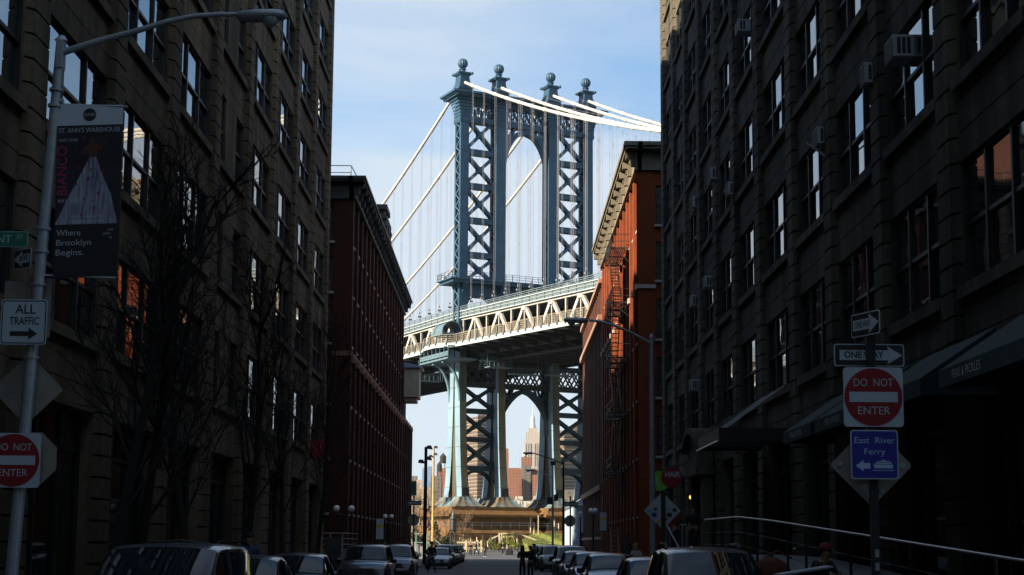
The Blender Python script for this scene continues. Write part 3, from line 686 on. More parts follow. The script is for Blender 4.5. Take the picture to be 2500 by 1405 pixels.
# maintenance gallery with railing across the front of the tower
m = MB(); tb(m, -17.8, 17.8, -3.3, 3.3, 54.2, 54.75); tb(m, -18.3, 18.3, -3.7, 3.7, 54.75, 55.0); tb(m, -15, 15, -1.2, 1.2, 51.8, 54.2)
for sc in CS:
    for sgn in (1, -1):
        for k in range(5): e = 1.7 + 0.42 * k; tb(m, sc - 0.35, sc + 0.35, min(sgn * 1.5, sgn * e), max(sgn * 1.5, sgn * e), 52.3 + 0.38 * k, 52.3 + 0.38 * (k + 1))
m.build('gallery', M['steel'], tower)
m = MB()
for (a, b) in (((-18.1, 3.6), (18.1, 3.6)), ((-18.1, -3.6), (18.1, -3.6)), ((-18.1, 3.6), (-18.1, -3.6)), ((18.1, 3.6), (18.1, -3.6))):
    for h in (0.5, 1.0, 1.4): tbar(m, (*a, 55 + h), (*b, 55 + h), 0.07, 0.07)
    n = int(max(abs(a[0] - b[0]), abs(a[1] - b[1])) / 1.5)
    for i in range(n + 1): q = i / n; tbar(m, (a[0] + (b[0] - a[0]) * q, a[1] + (b[1] - a[1]) * q, 55), (a[0] + (b[0] - a[0]) * q, a[1] + (b[1] - a[1]) * q, 56.4), 0.12 if i % 3 == 0 else 0.06, 0.1)
m.build('gallery_railing', M['steel'], tower)
# haunches under the gallery beams between the columns
m = MB()
for i in range(3):
    a, b = inner(i); n = 12
    for j in range(n):
        q0, q1 = j / n, (j + 1) / n; dp = lambda q: 51.8 - 2.4 * abs(2 * q - 1) ** 3.2
        sa, sb = a + (b - a) * q0, a + (b - a) * q1
        m.hexa([T(sa, -0.9, dp(q0)), T(sb, -0.9, dp(q1)), T(sb, 0.9, dp(q1)), T(sa, 0.9, dp(q0))], [T(sa, -0.9, 51.9), T(sb, -0.9, 51.9), T(sb, 0.9, 51.9), T(sa, 0.9, 51.9)])
m.build('haunch', M['steel'], tower)
# stone pier
pier = empty('stone_pier', (TC.x, TC.y, 0), 'warm tan stone pier with stepped mouldings under the blue steel tower', 'pier')
def ring(mb, e, z0, z1, hs=7.55, ht=6.6, c=0.0): tb(mb, c - hs - e, c + hs + e, -ht - e, ht + e, z0, z1)
def slope(mb, e0, e1, z0, z1, hs=7.55, ht=6.6, c=0.0):
    mb.hexa([T(c - hs - e0, -ht - e0, z0), T(c + hs + e0, -ht - e0, z0), T(c + hs + e0, ht + e0, z0), T(c - hs - e0, ht + e0, z0)], [T(c - hs - e1, -ht - e1, z1), T(c + hs + e1, -ht - e1, z1), T(c + hs + e1, ht + e1, z1), T(c - hs - e1, ht + e1, z1)])
for c in (-10.6, 10.6):
    m = MB()
    ring(m, 1.3, 8.72, 9.0, c=c); slope(m, 2.5, 1.5, 7.5, 8.3, c=c); ring(m, 1.5, 8.3, 8.715, c=c); ring(m, 2.6, 7.1, 7.5, c=c); ring(m, 1.9, 6.8, 7.1, c=c)
    ring(m, 1.3, 5.2, 6.8, c=c); ring(m, 1.7, 4.9, 5.2, c=c); slope(m, 3.0, 1.9, 3.9, 4.9, c=c); ring(m, 3.1, 3.52, 3.9, c=c)
    m.build('pedestal', M['granite'], pier)
m = MB(); tb(m, -3.2, 3.2, -5.5, 5.2, 3.4, 8.6); ring(m, 4.2, 3.1, 3.5, hs=17.6); ring(m, 4.0, 1.5, 3.1, hs=17.6); ring(m, 4.6, -2.5, 1.5, hs=17.6)
m.build('stonework', M['granite'], pier)
m = MB()
for (a, b) in (((-19.5, 8.6), (19.5, 8.6)), ((-19.5, 8.6), (-19.5, -8))):
    for h in (0.55, 1.05): tbar(m, (*a, 4.9 + h), (*b, 4.9 + h), 0.05, 0.05)
    n = int(max(abs(a[0] - b[0]), abs(a[1] - b[1])) / 2.0)
    for i in range(n + 1): q = i / n; tbar(m, (a[0] + (b[0] - a[0]) * q, a[1] + (b[1] - a[1]) * q, 4.7), (a[0] + (b[0] - a[0]) * q, a[1] + (b[1] - a[1]) * q, 5.95), 0.06, 0.06)
m.build('railing', M['galv'], pier)

# ---- cables
def zc(t): return 96.9 - 0.452 * t + 0.00098 * t * t if t > 0 else 96.9 + 0.445 * t + 0.00093 * t * t
def zdeck(t): return 49.0 - 0.033 * t if t > 0 else 49.0 - 0.003 * t
names = ('nearest left side', 'second from the left', 'third from the left', 'far right side')
for ci, sc in enumerate((-14.63, -6.2, 6.1, 14.63)):
    cb = empty('suspension_cable', T(sc, 0, 96.5), 'pale wrapped main cable of the bridge, %s, with its vertical hanger ropes' % names[ci], 'cable', 'main cables of the bridge')
    m = MB(); m.tube([T(sc, t, zc(t)) for t in range(0, 132, 4)], 0.31, 10); m.tube([T(sc, t, zc(t)) for t in range(0, -210, -4)], 0.31, 10)
    m.build('main_cable', M['cable'], cb, smooth=True)
    hnd = MB()
    for sgn in (1, -1):
        p = [T(sc + 0.5, sgn * t, zc(sgn * t) + 1.25) for t in range(3, 128 if sgn > 0 else 200, 4)]
        hnd.tube(p, 0.02, 4)
        for q in range(0, len(p), 3): hnd.bar(p[q], (p[q][0], p[q][1], p[q][2] - 1.2), 0.05, 0.05)
    hnd.build('hand_rope', M['rope'], cb)
    t = 5.2; ts = []
    while t < 125: ts.append(t); t += 5.25
    t = -5.2
    while t > -150: ts.append(t); t -= 5.25
    for t in ts:
        q = (zc(t + .2) - zc(t - .2)) / .4; bd = MB(); bd.tube([T(sc, t - 0.45, zc(t) - q * 0.45), T(sc, t + 0.45, zc(t) + q * 0.45)], 0.38, 10)
        h = MB()
        for ds in (0.0,):
            for dt in (-0.3, 0.3): h.tube([T(sc + ds, t + dt, zc(t) - 0.2), T(sc + ds, t + dt, zdeck(t) - 1.0)], 0.026, 4, cap=False)
        h.cbox(T(sc, t, zdeck(t) + 1.2), (0.75, 0.4, 0.35), TH); h.cbox(T(sc, t, zdeck(t) + 2.0), (0.3, 0.3, 0.3), TH)
        ho = h.build('hanger', M['rope'], cb); bd.build('cable_band', M['cable'], ho)

# ---- deck
deck = empty('bridge_deck', T(0, 30, 40), 'double deck of the bridge with pale triangular side trusses, railings and dark underside', 'bridge deck')
TR = list(range(-170, 135, 5))
def run(mb, s0, s1, dz0, dz1, t0=-200, t1=140, step=10):
    t = t0
    while t < t1:
        a, b = t, t + step; za, zb = zdeck(a), zdeck(b)
        mb.hexa([T(s0, a, za + dz0), T(s1, a, za + dz0), T(s1, b, zb + dz0), T(s0, b, zb + dz0)], [T(s0, a, za + dz1), T(s1, a, za + dz1), T(s1, b, zb + dz1), T(s0, b, zb + dz1)]); t += step
for s in (-14.63, -6.2, 6.1, 14.63):
    m = MB(); run(m, s - 0.35, s + 0.35, -2.35, -1.75); run(m, s - 0.35, s + 0.35, -7.9, -7.2)
    k = -16
    while True:
        tc = 7.4 + 10.8 * k; k += 1
        if tc > 135: break
        z = zdeck(tc)
        for sgn in (-1, 1): m.bar(T(s, tc + sgn * 0.25, z - 2.2), T(s, tc + sgn * 4.6, z - 7.4), 0.75, 0.5, tuple(TU))
        m.bar(T(s, tc, z - 2.3), T(s, tc, z - 7.4), 0.28, 0.3, tuple(TU)); m.bar(T(s, tc + 5.4, z - 2.3), T(s, tc + 5.4, z - 7.4), 0.4, 0.4, tuple(TU))
        m.cbox(T(s, tc, z - 2.5), (0.8, 1.7, 0.9), TH)
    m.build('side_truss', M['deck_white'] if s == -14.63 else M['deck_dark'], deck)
m = MB()
for s in (-15.1, 15.1): run(m, s - 0.12, s + 0.12, -1.75, -0.5)
run(m, -15.4, 15.4, -1.95, -1.76)
for s in (-15.2, 15.2):
    for t in range(-190, 138, 3): m.bar(T(s, t, zdeck(t) - 1.75), T(s, t, zdeck(t) - .5), .1, .12, tuple(TU))
m.build('upper_roadway', M['deck_grey'], deck)
for s in (-15.32, 15.32):
    m = MB(); run(m, s - .1, s + .1, -.62, -.45); run(m, s - .1, s + .1, -1.9, -1.74); run(m, s - .06, s + .06, -1.2, -1.12); m.build('fascia_flange', M['deck_edge'], deck)
for s in (-15.3, 15.3):
    m = MB()
    for h in (-0.25, 0.1, 0.45): run(m, s - 0.06, s + 0.06, h - 0.06, h + 0.06, step=20)
    for t in range(-190, 138, 3): m.bar(T(s, t, zdeck(t) - 1.7), T(s, t, zdeck(t) + 0.45), 0.14, 0.14, tuple(TU))
    m.build('upper_railing', M['deck_grey'], deck)
def bulge(t): return 1.9 * max(0.0, 1 - abs((t + 2.0) / 7.0) ** 4) if abs(t + 2) < 7 else 0.0      # walkway swings out round the tower leg
def wrun(mb, s0, s1, dz0, dz1, sg):
    ts = [-200 + 10 * i for i in range(19)] + [-9 + i * 1.0 for i in range(15)] + [10 + 10 * i for i in range(14)]; ts = sorted(set(ts))
    for a, b in zip(ts, ts[1:]):
        za, zb = zdeck(a), zdeck(b); ba, bb2 = bulge(a), bulge(b)
        f = lambda s, t, z, e: T(sg * (s + e), t, z)
        mb.hexa([f(s0, a, za + dz0, ba if s0 > 17 else 0), f(s1, a, za + dz0, ba), f(s1, b, zb + dz0, bb2), f(s0, b, zb + dz0, bb2 if s0 > 17 else 0)], [f(s0, a, za + dz1, ba if s0 > 17 else 0), f(s1, a, za + dz1, ba), f(s1, b, zb + dz1, bb2), f(s0, b, zb + dz1, bb2 if s0 > 17 else 0)])
for sg in (-1, 1):
    m = MB(); wrun(m, 15.0, 18.3, -8.1, -7.6, sg); m.build('walkway', M['deck_grey'], deck); m = MB(); wrun(m, 18.305, 18.45, -8.25, -7.4, sg); m.build('edge_beam', M['deck_edge'], deck)
    m = MB()
    for h in (-4.9, -5.3, -5.7, -6.1, -6.5, -6.9): run(m, sg * 15.65 - .03, sg * 15.65 + .03, h - .03, h + .03)
    for t in range(-190, 138, 2): m.bar(T(sg * 15.65, t, zdeck(t) - 7.6), T(sg * 15.65, t, zdeck(t) - 4.85), .05, .05, tuple(TU))
    m.build('inner_fence', M['deck_mesh'], deck)
for sg in (-1, 1):
    m = MB()
    for h in (-5.7, -6.1, -6.5, -6.9, -7.2): wrun(m, 18.2, 18.27, h - 0.035, h + 0.035, sg)
    t = -190.0
    while t < 138:
        e = bulge(t); m.bar(T(sg * (18.23 + e), t, zdeck(t) - 7.6), T(sg * (18.23 + e), t, zdeck(t) - 5.65), 0.06, 0.06, tuple(TU)); t += 0.9
    m.mi = 1
    for t in range(-188, 138, 3):
        e = bulge(t); m.bar(T(sg * (18.4 + e), t, zdeck(t) - 7.9), T(sg * (18.4 + e), t, zdeck(t) - 5.9), 0.2, 0.22, tuple(TU)); m.bar(T(sg * (18.4 + e), t, zdeck(t) - 7.0), T(sg * (18.75 + e), t, zdeck(t) - 7.8), 0.16, 0.16, tuple(TU))
    m.build('walkway_railing', [M['deck_mesh'], M['deck_grey']], deck)
m = MB(); run(m, -14.2, 14.2, -8.1, -7.95)
t = -192.0
while t < 138:
    z = zdeck(t)
    for sg in (-1, 1):
        m.hexa([T(sg * 9, t - 0.15, z - 10.4), T(sg * 18.2, t - 0.15, z - 8.35), T(sg * 18.2, t + 0.15, z - 8.35), T(sg * 9, t + 0.15, z - 10.4)][::sg], [T(sg * 9, t - 0.15, z - 8.12), T(sg * 18.2, t - 0.15, z - 8.12), T(sg * 18.2, t + 0.15, z - 8.12), T(sg * 9, t + 0.15, z - 8.12)][::sg])
    m.bar(T(-9, t, z - 9.3), T(9, t, z - 9.3), 2.2, 0.3, tuple(TB)); t += 5.4
for s in (-12, -8, -4, 0, 4, 8, 12): run(m, s - 0.25, s + 0.25, -9.4, -8.1)
run(m, -9.3, -8.8, -10.6, -10.1); run(m, 8.8, 9.3, -10.6, -10.1)
m.build('floor_beams', M['deck_dark'], deck)
# hood over the walkway at the tower leg
m = MB(); n = 12
for k in range(5):
    t0, t1 = -3.0 + k * 1.0, -2.0 + k * 1.0
    for i in range(n):
        a0, a1 = math.pi * i / n, math.pi * (i + 1) / n
        f = lambda a, r, t: T(-17.2 + r * math.cos(a) * 1.0, t, 43.9 + r * math.sin(a) * 1.05)
        r0 = 2.15 + 0.12 * (1 if k in (0, 4) else 0); m.hexa([f(a0, r0 - 0.15, t0), f(a1, r0 - 0.15, t0), f(a1, r0 - 0.15, t1), f(a0, r0 - 0.15, t1)], [f(a0, r0, t0), f(a1, r0, t0), f(a1, r0, t1), f(a0, r0, t1)])
tb(m, -19.6, -14.8, -3.3, 2.4, 43.4, 43.85)
m.build('leg_hood', M['steel_lt'], tower, smooth=False)
# balcony and curved bracket below the walkway at the tower
m = MB()
tb(m, -20.0, -13.5, -8, 6, 38.1, 38.45)
for t in range(-8, 7, 2): m.bar(T(-19.9, t, 38.4), T(-19.9, t, 40.6), 0.12, 0.12); m.bar(T(-19.95, t, 40.6), T(-18.0, t, 40.7), 0.2, 0.3)
for h in (39.0, 39.4): m.bar(T(-19.9, -8, h), T(-19.9, 6, h), 0.08, 0.5)
for tt in (2.4, -2.4):
    pts = [T(-15.6 - 3.9 * (1 - math.cos(a)) , tt, 30.2 + 7.6 * math.sin(a)) for a in [math.pi / 2 * i / 9 for i in range(10)]]
    for p, q in zip(pts, pts[1:]): m.bar(p, q, 0.35, 0.7, tuple(TB))
m.build('walkway_bracket', M['steel_lt'], tower)
# hanging maintenance scaffold under the deck
sc_ = empty('scaffold', T(-11, 9, 36), 'pale scaffold platforms hanging under the bridge deck beside the tower', 'scaffold')
random.seed(5)
for (s, t, z, ln) in ((-13.5, 9.5, 36.2, 5), (-8, 9.0, 35.2, 6), (-13, 5.5, 38.0, 3), (0, 9, 35.4, 6), (8, 8, 35.0, 6), (-17, -7, 36.6, 4), (-19, -12, 35.2, 5)):
    m = MB(); tb(m, s, s + ln, t, t + 2.2, z, z + 0.18)
    for q in range(int(ln) + 1):
        for tt in (t, t + 2.2): m.bar(T(s + q, tt, z), T(s + q, tt, z + 1.3), 0.06, 0.06)
    for tt in (t, t + 2.2):
        for h in (0.6, 1.2): m.bar(T(s, tt, z + h), T(s + ln, tt, z + h), 0.06, 0.06)
    for q in (0, ln): m.bar(T(s + q, t + 1.1, z), T(s + q, t + 1.1, 39.5), 0.08, 0.08)
    m.build('platform', M['steel_lt'], sc_)
m = MB()
for k in range(9): m.bar(T(-13.3, 6.2 + 0.35 * k, 36.4 + 0.42 * k), T(-12.3, 6.2 + 0.35 * k, 36.4 + 0.42 * k), 0.3, 0.06)
m.build('stair', M['steel_lt'], sc_)
# ---------------------------------------------------------------- signs, lamps, street furniture
def text_on(mb, txt, size, o, u, v, nrm=None, off=0.0, align='CENTER', width=None, shear=0.0, bold=0.0):
    """letters as flat mesh: origin o, right vector u, up vector v"""
    cu = bpy.data.curves.new('t', 'FONT'); cu.body = txt; cu.size = size; cu.align_x = align; cu.align_y = 'CENTER'; cu.shear = shear; cu.offset = bold; cu.resolution_u = 3
    ob = bpy.data.objects.new('t', cu); me = ob.to_mesh()
    u = Vector(u); v = Vector(v); o = Vector(o); n = u.cross(v)
    vs = [w.co.copy() for w in me.vertices]
    k = 1.0
    if width and vs:
        w0 = max(p.x for p in vs) - min(p.x for p in vs); k = width / w0
    mb.add([o + u * (p.x * k) + v * p.y + n * off for p in vs], [tuple(p.vertices) for p in me.polygons])
    ob.to_mesh_clear(); bpy.data.objects.remove(ob); bpy.data.curves.remove(cu)
def rrect(w, h, r, n=4):
    p = []
    for cx, cy, a0 in ((w / 2 - r, h / 2 - r, 0), (-w / 2 + r, h / 2 - r, 90), (-w / 2 + r, -h / 2 + r, 180), (w / 2 - r, -h / 2 + r, 270)):
        for i in range(n + 1): a = R(a0 + 90 * i / n); p.append((cx + r * math.cos(a), cy + r * math.sin(a)))
    return p
class Plate:
    """flat sign standing at c, facing the viewer (or along ang), layers of cut sheet on it"""
    def __init__(s, c, ang=0.0, tilt=0.0):
        s.c = Vector(c); a = R(ang); s.u = Vector((math.cos(a), math.sin(a), 0)); s.v = Vector((0, 0, 1)); s.n = s.u.cross(s.v)
        if tilt: t = R(tilt); s.u, s.v = s.u * math.cos(t) + s.v * math.sin(t), s.v * math.cos(t) - s.u * math.sin(t)
    def P(s, x, y, d=0.0): return s.c + s.u * x + s.v * y + s.n * d
    def sheet(s, mb, poly, d0, d1, dx=0, dy=0): mb.prism([(x + dx, y + dy) for x, y in poly], lambda p: s.P(p[0], p[1], d0), lambda p: s.P(p[0], p[1], d1))
    def text(s, mb, t, size, x, y, d, **k): text_on(mb, t, size, s.P(x, y, d), s.u, s.v, **k)
def circ(r, n=36): return [(r * math.cos(2 * math.pi * i / n), r * math.sin(2 * math.pi * i / n)) for i in range(n)]
def arrow(x0, x1, h, hh, hl): # points to x1
    sg = 1 if x1 > x0 else -1; xb = x1 - sg * hl
    p = [(x0, -h), (xb, -h), (xb - sg * hh * .12, -hh), (x1, 0), (xb - sg * hh * .12, hh), (xb, h), (x0, h)]
    return p if sg > 0 else p[::-1]
def sign(c, label, name='road_sign', cat='road sign', ang=0.0, tilt=0.0, group=None):
    p = Plate(c, ang, tilt); e = empty(name, c, label, cat, group); return p, e
def layer(p, e, name, m, polys, d0, d1):
    mb = MB()
    for poly in polys: p.sheet(mb, poly, d0, d1)
    return mb.build(name, M[m], e)
def words(p, e, m, items, d=0.012, name='lettering'):
    for (t, size, x, y, kw) in items: mb = MB(); p.text(mb, t, size, x, y, d, **kw); mb.build(name, M[m], e)
M['black_sheet'] = mat('sign_black', (0.012, 0.012, 0.013), 0.5)
M['dark_letter'] = mat('pink_letter', (0.30, 0.02, 0.10), 0.5)
M['banner_dark'] = mat('banner_night_print', (0.012, 0.010, 0.020), 0.7, var=0.5, scale=3)
M['banner_white'] = mat('banner_cloth', (0.45, 0.50, 0.56), 0.8, var=0.06, scale=3)
M['grey_letter'] = mat('grey_letter', (0.42, 0.46, 0.50), 0.6)
M['mint'] = mat('mint_letter', (0.30, 0.55, 0.46), 0.5)
M['lime'] = mat('lime_sign', (0.16, 0.42, 0.02), 0.5)
M['yellow'] = mat('yellow_paint', (0.55, 0.33, 0.02), 0.5)

def do_not_enter(c, label, s=0.76):
    p, e = sign(c, label)
    layer(p, e, 'plate', 'white', [rrect(s, s, 0.05)], -0.006, 0.0)
    layer(p, e, 'disc', 'red', [circ(s * 0.485)], 0.001, 0.005)
    layer(p, e, 'bar', 'white', [[(-s * .405, -s * .085), (s * .405, -s * .085), (s * .405, s * .085), (-s * .405, s * .085)]], 0.006, 0.009)
    words(p, e, 'white', [('DO  NOT', s * .19, 0, s * .235, dict(width=s * .66)), ('ENTER', s * .19, 0, -s * .235, dict(width=s * .54))], 0.0095)
    return e
def one_way(c, label, w=0.92, h=0.30, dirn=1, ang=0.0, group=None, back=False, tilt=0.0):
    p, e = sign(c, label, ang=ang, group=group, tilt=tilt)
    layer(p, e, 'plate', 'white', [rrect(w, h, 0.035)], -0.006, 0.0)
    layer(p, e, 'field', 'black_sheet', [rrect(w - 0.03, h - 0.03, 0.03)], 0.001, 0.004)
    layer(p, e, 'arrow', 'white', [arrow(-dirn * w * .42, dirn * w * .47, h * .225, h * .41, h * .62)], 0.005, 0.007)
    words(p, e, 'black_sheet', [('ONE WAY', h * .40, -dirn * w * .08, 0, dict(width=w * .56, bold=h * .012))], 0.0085)
    return e
# --- left pole with lamp arm
lp = empty('street_lamp', (-7.22, 23, 0.14), 'nearest grey street lamp with long curved arm above the left pavement', 'street lamp')
m = MB(); tilt = lambda z: -7.24 + 0.0455 * z
m.tube([(tilt(0.14), 23, 0.14), (tilt(0.6), 23, 0.6)], 0.17, 12); m.tube([(tilt(0.6), 23, 0.6), (tilt(9.3), 23, 9.3)], [0.10, 0.075], 12); m.tube([(tilt(9.3), 23, 9.3), (tilt(9.38), 23, 9.38)], [0.10, 0.04], 12)
for z in (4.4, 5.5, 6.0, 6.35, 8.25, 8.5): m.tube([(tilt(z), 23, z), (tilt(z + 0.04), 23, z + 0.04)], 0.112, 12)
m.build('pole', M['galv'], lp, smooth=False, autos=R(40))
m = MB(); pts = [(-6.78, 23, 9.12), (-6.25, 23, 9.30), (-5.69, 23, 9.46), (-5.2, 23, 9.62), (-4.8, 23, 9.71), (-4.4, 23, 9.74), (-4.1, 23, 9.74)]
m.tube(pts, [0.055, 0.05, 0.045, 0.042, 0.04, 0.038, 0.036], 10); m.build('arm', M['galv'], lp, autos=R(40))
m = MB(); m.box(-6.87, -6.76, 22.9, 23.1, 8.85, 9.3); m.build('arm_bracket', M['galv'], lp, bevel=0.015)
def cobra(parent, x0, y, z, L=0.76, dirn=1, ang=0.0):
    b = MB(); n = 12; secs = [(0.0, 0.05, 0.05, 0.05), (0.06, 0.10, 0.075, 0.09), (0.35, 0.145, 0.10, 0.10), (0.75, 0.16, 0.10, 0.075), (0.93, 0.13, 0.085, 0.06), (1.0, 0.05, 0.03, 0.02)]
    vs = []; fs = []; ca, sa = math.cos(ang), math.sin(ang)
    for q, w, up, dn in secs:
        for k in range(n):
            a = 2 * math.pi * k / n; yy = w * math.cos(a); zz = (up if math.sin(a) > 0 else dn) * math.sin(a)
            dx = dirn * q * L; vs.append((x0 + dx * ca - yy * sa, y + dx * sa + yy * ca, z + zz))
    for i in range(len(secs) - 1):
        for k in range(n): fs.append((i * n + k, i * n + (k + 1) % n, (i + 1) * n + (k + 1) % n, (i + 1) * n + k))
    fs.append(tuple(range(n))); fs.append(tuple(range((len(secs) - 1) * n, len(secs) * n)))
    b.add(vs, fs); h = b.build('lamp_head', M['galv'], parent, autos=R(50))
    l = MB(); dx = dirn * 0.68 * L; l.ball((x0 + dx * ca, y + dx * sa, z - 0.05), 0.135, 14, 8, 0.95); l.build('lens', M['lampglass'], h, smooth=True)
cobra(lp, -4.14, 23, 9.72)
m = MB(); m.tube([(-3.86, 23, 9.8), (-3.86, 23, 9.88)], 0.045, 8); m.build('photocell', M['galv'], lp)
# hanging banner
bn = empty('street_banner', (-6.3, 22.95, 5.6), 'tall dark street banner with pale gown print hanging from the left lamp pole', 'banner')
p = Plate((-6.30, 22.97, 7.0), 0.0, 2.2)
layer(p, bn, 'bottom_panel', 'black_sheet', [[(-0.52, -1.37), (0.44, -1.37), (0.47, -0.57), (-0.5, -0.57)]], 0.0, 0.004)
layer(p, bn, 'print', 'banner_dark', [[(-0.5, -0.57), (0.47, -0.57), (0.52, 0.97), (-0.47, 0.97)]], 0.0, 0.004)
layer(p, bn, 'top_band', 'banner_white', [[(-0.47, 0.97), (0.52, 0.97), (0.53, 1.27), (-0.47, 1.31)]], 0.0, 0.004)
layer(p, bn, 'round_emblem', 'black_sheet', [[(x + 0.02, y + 1.13) for x, y in circ(0.10, 28)]], 0.005, 0.007)
for nm, it in (('emblem_lettering', [('DUMBO', 0.07, 0.02, 1.13, dict(width=0.17))]), ('title_lettering', [("ST. ANN'S WAREHOUSE", 0.105, 0.02, 0.89, dict(width=0.93))]), ('company_lettering', [('NOFIT STATE', 0.06, -0.30, 0.74, dict(width=0.28))]), ('date_lettering', [('MAY 3-29', 0.085, -0.30, -0.20, dict(width=0.31))]),
    ('address_lettering', [('BROOKLYN BRIDGE PARK', 0.05, -0.02, -0.44, dict(width=0.5)), ('stannswarehouse.org', 0.07, -0.02, -0.51, dict(width=0.52))]), ('slogan_lettering', [('Where', 0.13, -0.29, -0.69, dict(width=0.36)), ('Brooklyn', 0.13, -0.215, -0.84, dict(width=0.52)), ('Begins.', 0.13, -0.275, -0.99, dict(width=0.42))]),
    ('corner_lettering', [('one', 0.06, 0.34, -0.65, dict()), ('john', 0.06, 0.28, -0.71, dict()), ('st', 0.06, 0.34, -0.77, dict())])): words(p, bn, 'grey_letter', it, 0.0075, nm)
mb = MB(); text_on(mb, 'BIANCO', 0.22, p.P(-0.385, 0.27, 0.0075), p.v, -p.u, width=0.76); mb.build('upright_lettering', M['dark_letter'], bn)
gm = mat('printed_gown', (0.27, 0.30, 0.38), 0.8, var=0.35, scale=7, dirt=(0.10, 0.075, 0.11), stretch=(4, 1, 0.35))
mb = MB(); p.sheet(mb, [(-0.50, -0.56), (0.44, -0.56), (0.34, -0.1), (0.20, 0.22), (0.12, 0.47), (0.02, 0.47), (-0.12, 0.2), (-0.30, -0.15)], 0.005, 0.0068); gown = mb
mb = MB(); p.sheet(mb, [(0.0, 0.47), (0.13, 0.47), (0.15, 0.6), (0.19, 0.52), (0.21, 0.54), (0.17, 0.66), (0.10, 0.68), (0.115, 0.78), (0.05, 0.80), (0.04, 0.68), (-0.03, 0.66), (-0.12, 0.52), (-0.10, 0.50), (-0.02, 0.58)], 0.005, 0.0065); mb.build('torso_print', mat('printed_torso', (0.07, 0.03, 0.022), 0.8, var=.3, scale=9), bn)
random.seed(3); mb = gown; mb.mi = 1
for i in range(34):
    x, y = (random.uniform(-0.25, 0.25), random.uniform(-0.45, 0.35)) if i < 20 else (random.uniform(-0.2, 0.25), random.uniform(0.5, 0.85)); r = random.uniform(0.006, 0.02); p.sheet(mb, [(x + r * math.cos(a), y + r * 1.6 * math.sin(a)) for a in (0, 1.3, 2.5, 3.8, 5.1)], 0.007, 0.0082)
mb.build('gown_print', [gm, M['red']], bn)
mb = MB(); mb.tube([(-6.84, 23, 8.3), (-5.75, 22.97, 8.26)], 0.018, 6); mb.tube([(-6.9, 23, 5.66), (-5.83, 22.97, 5.62)], 0.018, 6); mb.tube([(-6.9, 23, 8.34), (-6.74, 23, 8.34)], 0.05, 8); mb.build('banner_rods', M['galv'], bn)
# signs on the left pole
p, e = sign((-7.55, 22.87, 6.18), 'green street name plate reading FRONT ST on the left lamp pole', 'street_name_sign', 'street sign')
layer(p, e, 'plate', 'white', [rrect(0.82, 0.24, 0.02)], -0.006, 0.0); layer(p, e, 'field', 'green', [rrect(0.80, 0.22, 0.015)], 0.001, 0.003)
words(p, e, 'mint', [('FRONT', 0.17, -0.10, -0.005, dict(width=0.52)), ('ST', 0.085, 0.29, 0.035, dict())], 0.0045)
one_way((-7.2, 22.85, 5.88), 'small black one way plate turned edge on below the green street name plate', 0.42, 0.30, -1, ang=-38, tilt=0)
p, e = sign((-7.14, 22.86, 4.93), 'white square sign reading ALL TRAFFIC with a black arrow on the left lamp pole')
layer(p, e, 'plate', 'white', [rrect(0.69, 0.68, 0.05)], -0.006, 0.0)
mb = MB(); o1 = rrect(0.655, 0.645, 0.042); o2 = rrect(0.625, 0.615, 0.036); n = len(o1)
for i in range(n): mb.face([p.P(*o1[i], 0.003), p.P(*o1[(i + 1) % n], 0.003), p.P(*o2[(i + 1) % n], 0.003), p.P(*o2[i], 0.003)])
p.sheet(mb, [(x, y - 0.175) for x, y in arrow(-0.2, 0.21, 0.035, 0.095, 0.13)], 0.001, 0.004); mb.build('border_and_arrow', M['black_sheet'], e)
words(p, e, 'black_sheet', [('ALL', 0.20, 0.02, 0.185, dict(width=0.30, bold=0.002)), ('TRAFFIC', 0.165, 0.01, 0.01, dict(width=0.44, bold=0.002))], 0.004)
p, e = sign((-7.0, 23.12, 5.18), 'bare grey back of two rectangular signs behind the left lamp pole')
layer(p, e, 'plate', 'signback', [rrect(0.36, 0.9, 0.03)], 0, 0.005); layer(p, e, 'second_plate', 'signback', [[(x - 0.36, y + 0.02) for x, y in rrect(0.33, 0.78, 0.03)]], 0.006, 0.01)
p, e = sign((-7.12, 23.13, 3.95), 'bare tan back of a diamond sign behind the left lamp pole', tilt=45)
layer(p, e, 'plate', 'signback', [rrect(0.76, 0.76, 0.04)], 0, 0.005)
do_not_enter((-7.20, 22.86, 2.88), 'do not enter sign low on the left lamp pole, cut by the photo edge', 0.80)
p, e = sign((-7.03, 23.14, 2.92), 'plain octagonal sign back behind the left do not enter sign'); layer(p, e, 'plate', 'signback', [[(0.42 * math.cos(R(22.5 + 45 * i)), 0.42 * math.sin(R(22.5 + 45 * i))) for i in range(8)]], 0, 0.005)
# --- right sign pole
sp = empty('sign_post', (4.78, 20.06, 0.14), 'dark sign post on the right kerb carrying the do not enter and ferry signs', 'sign post')
m = MB(); m.cbox((4.775, 20.06, 2.45), (0.11, 0.05, 4.62)); m.build('post', M['black'], sp); m = MB(); m.lathe([(0.12, 0), (0.1, 0.06), (0.05, 0.1)], (4.775, 20.06, 0.14), 10); m.build('base', M['black'], sp)
for z in (1.05, 1.25, 1.45, 1.62): m = MB(); m.cbox((4.79, 20.03, z), (0.05, 0.006, 0.1)); m.build('sticker', M['galv'], sp)
one_way((4.70, 20.0, 4.58), 'small one way sign angled sideways on top of the right sign post', 0.60, 0.31, 1, ang=-66, tilt=0)
one_way((4.765, 20.11, 4.185), 'wide one way sign facing the street on the right sign post', 0.92, 0.295, 1)
do_not_enter((4.78, 19.99, 3.625), 'do not enter sign in the middle of the right sign post', 0.775)
p, e = sign((4.775, 19.98, 2.88), 'blue East River Ferry sign with arrow and boat on the right sign post')
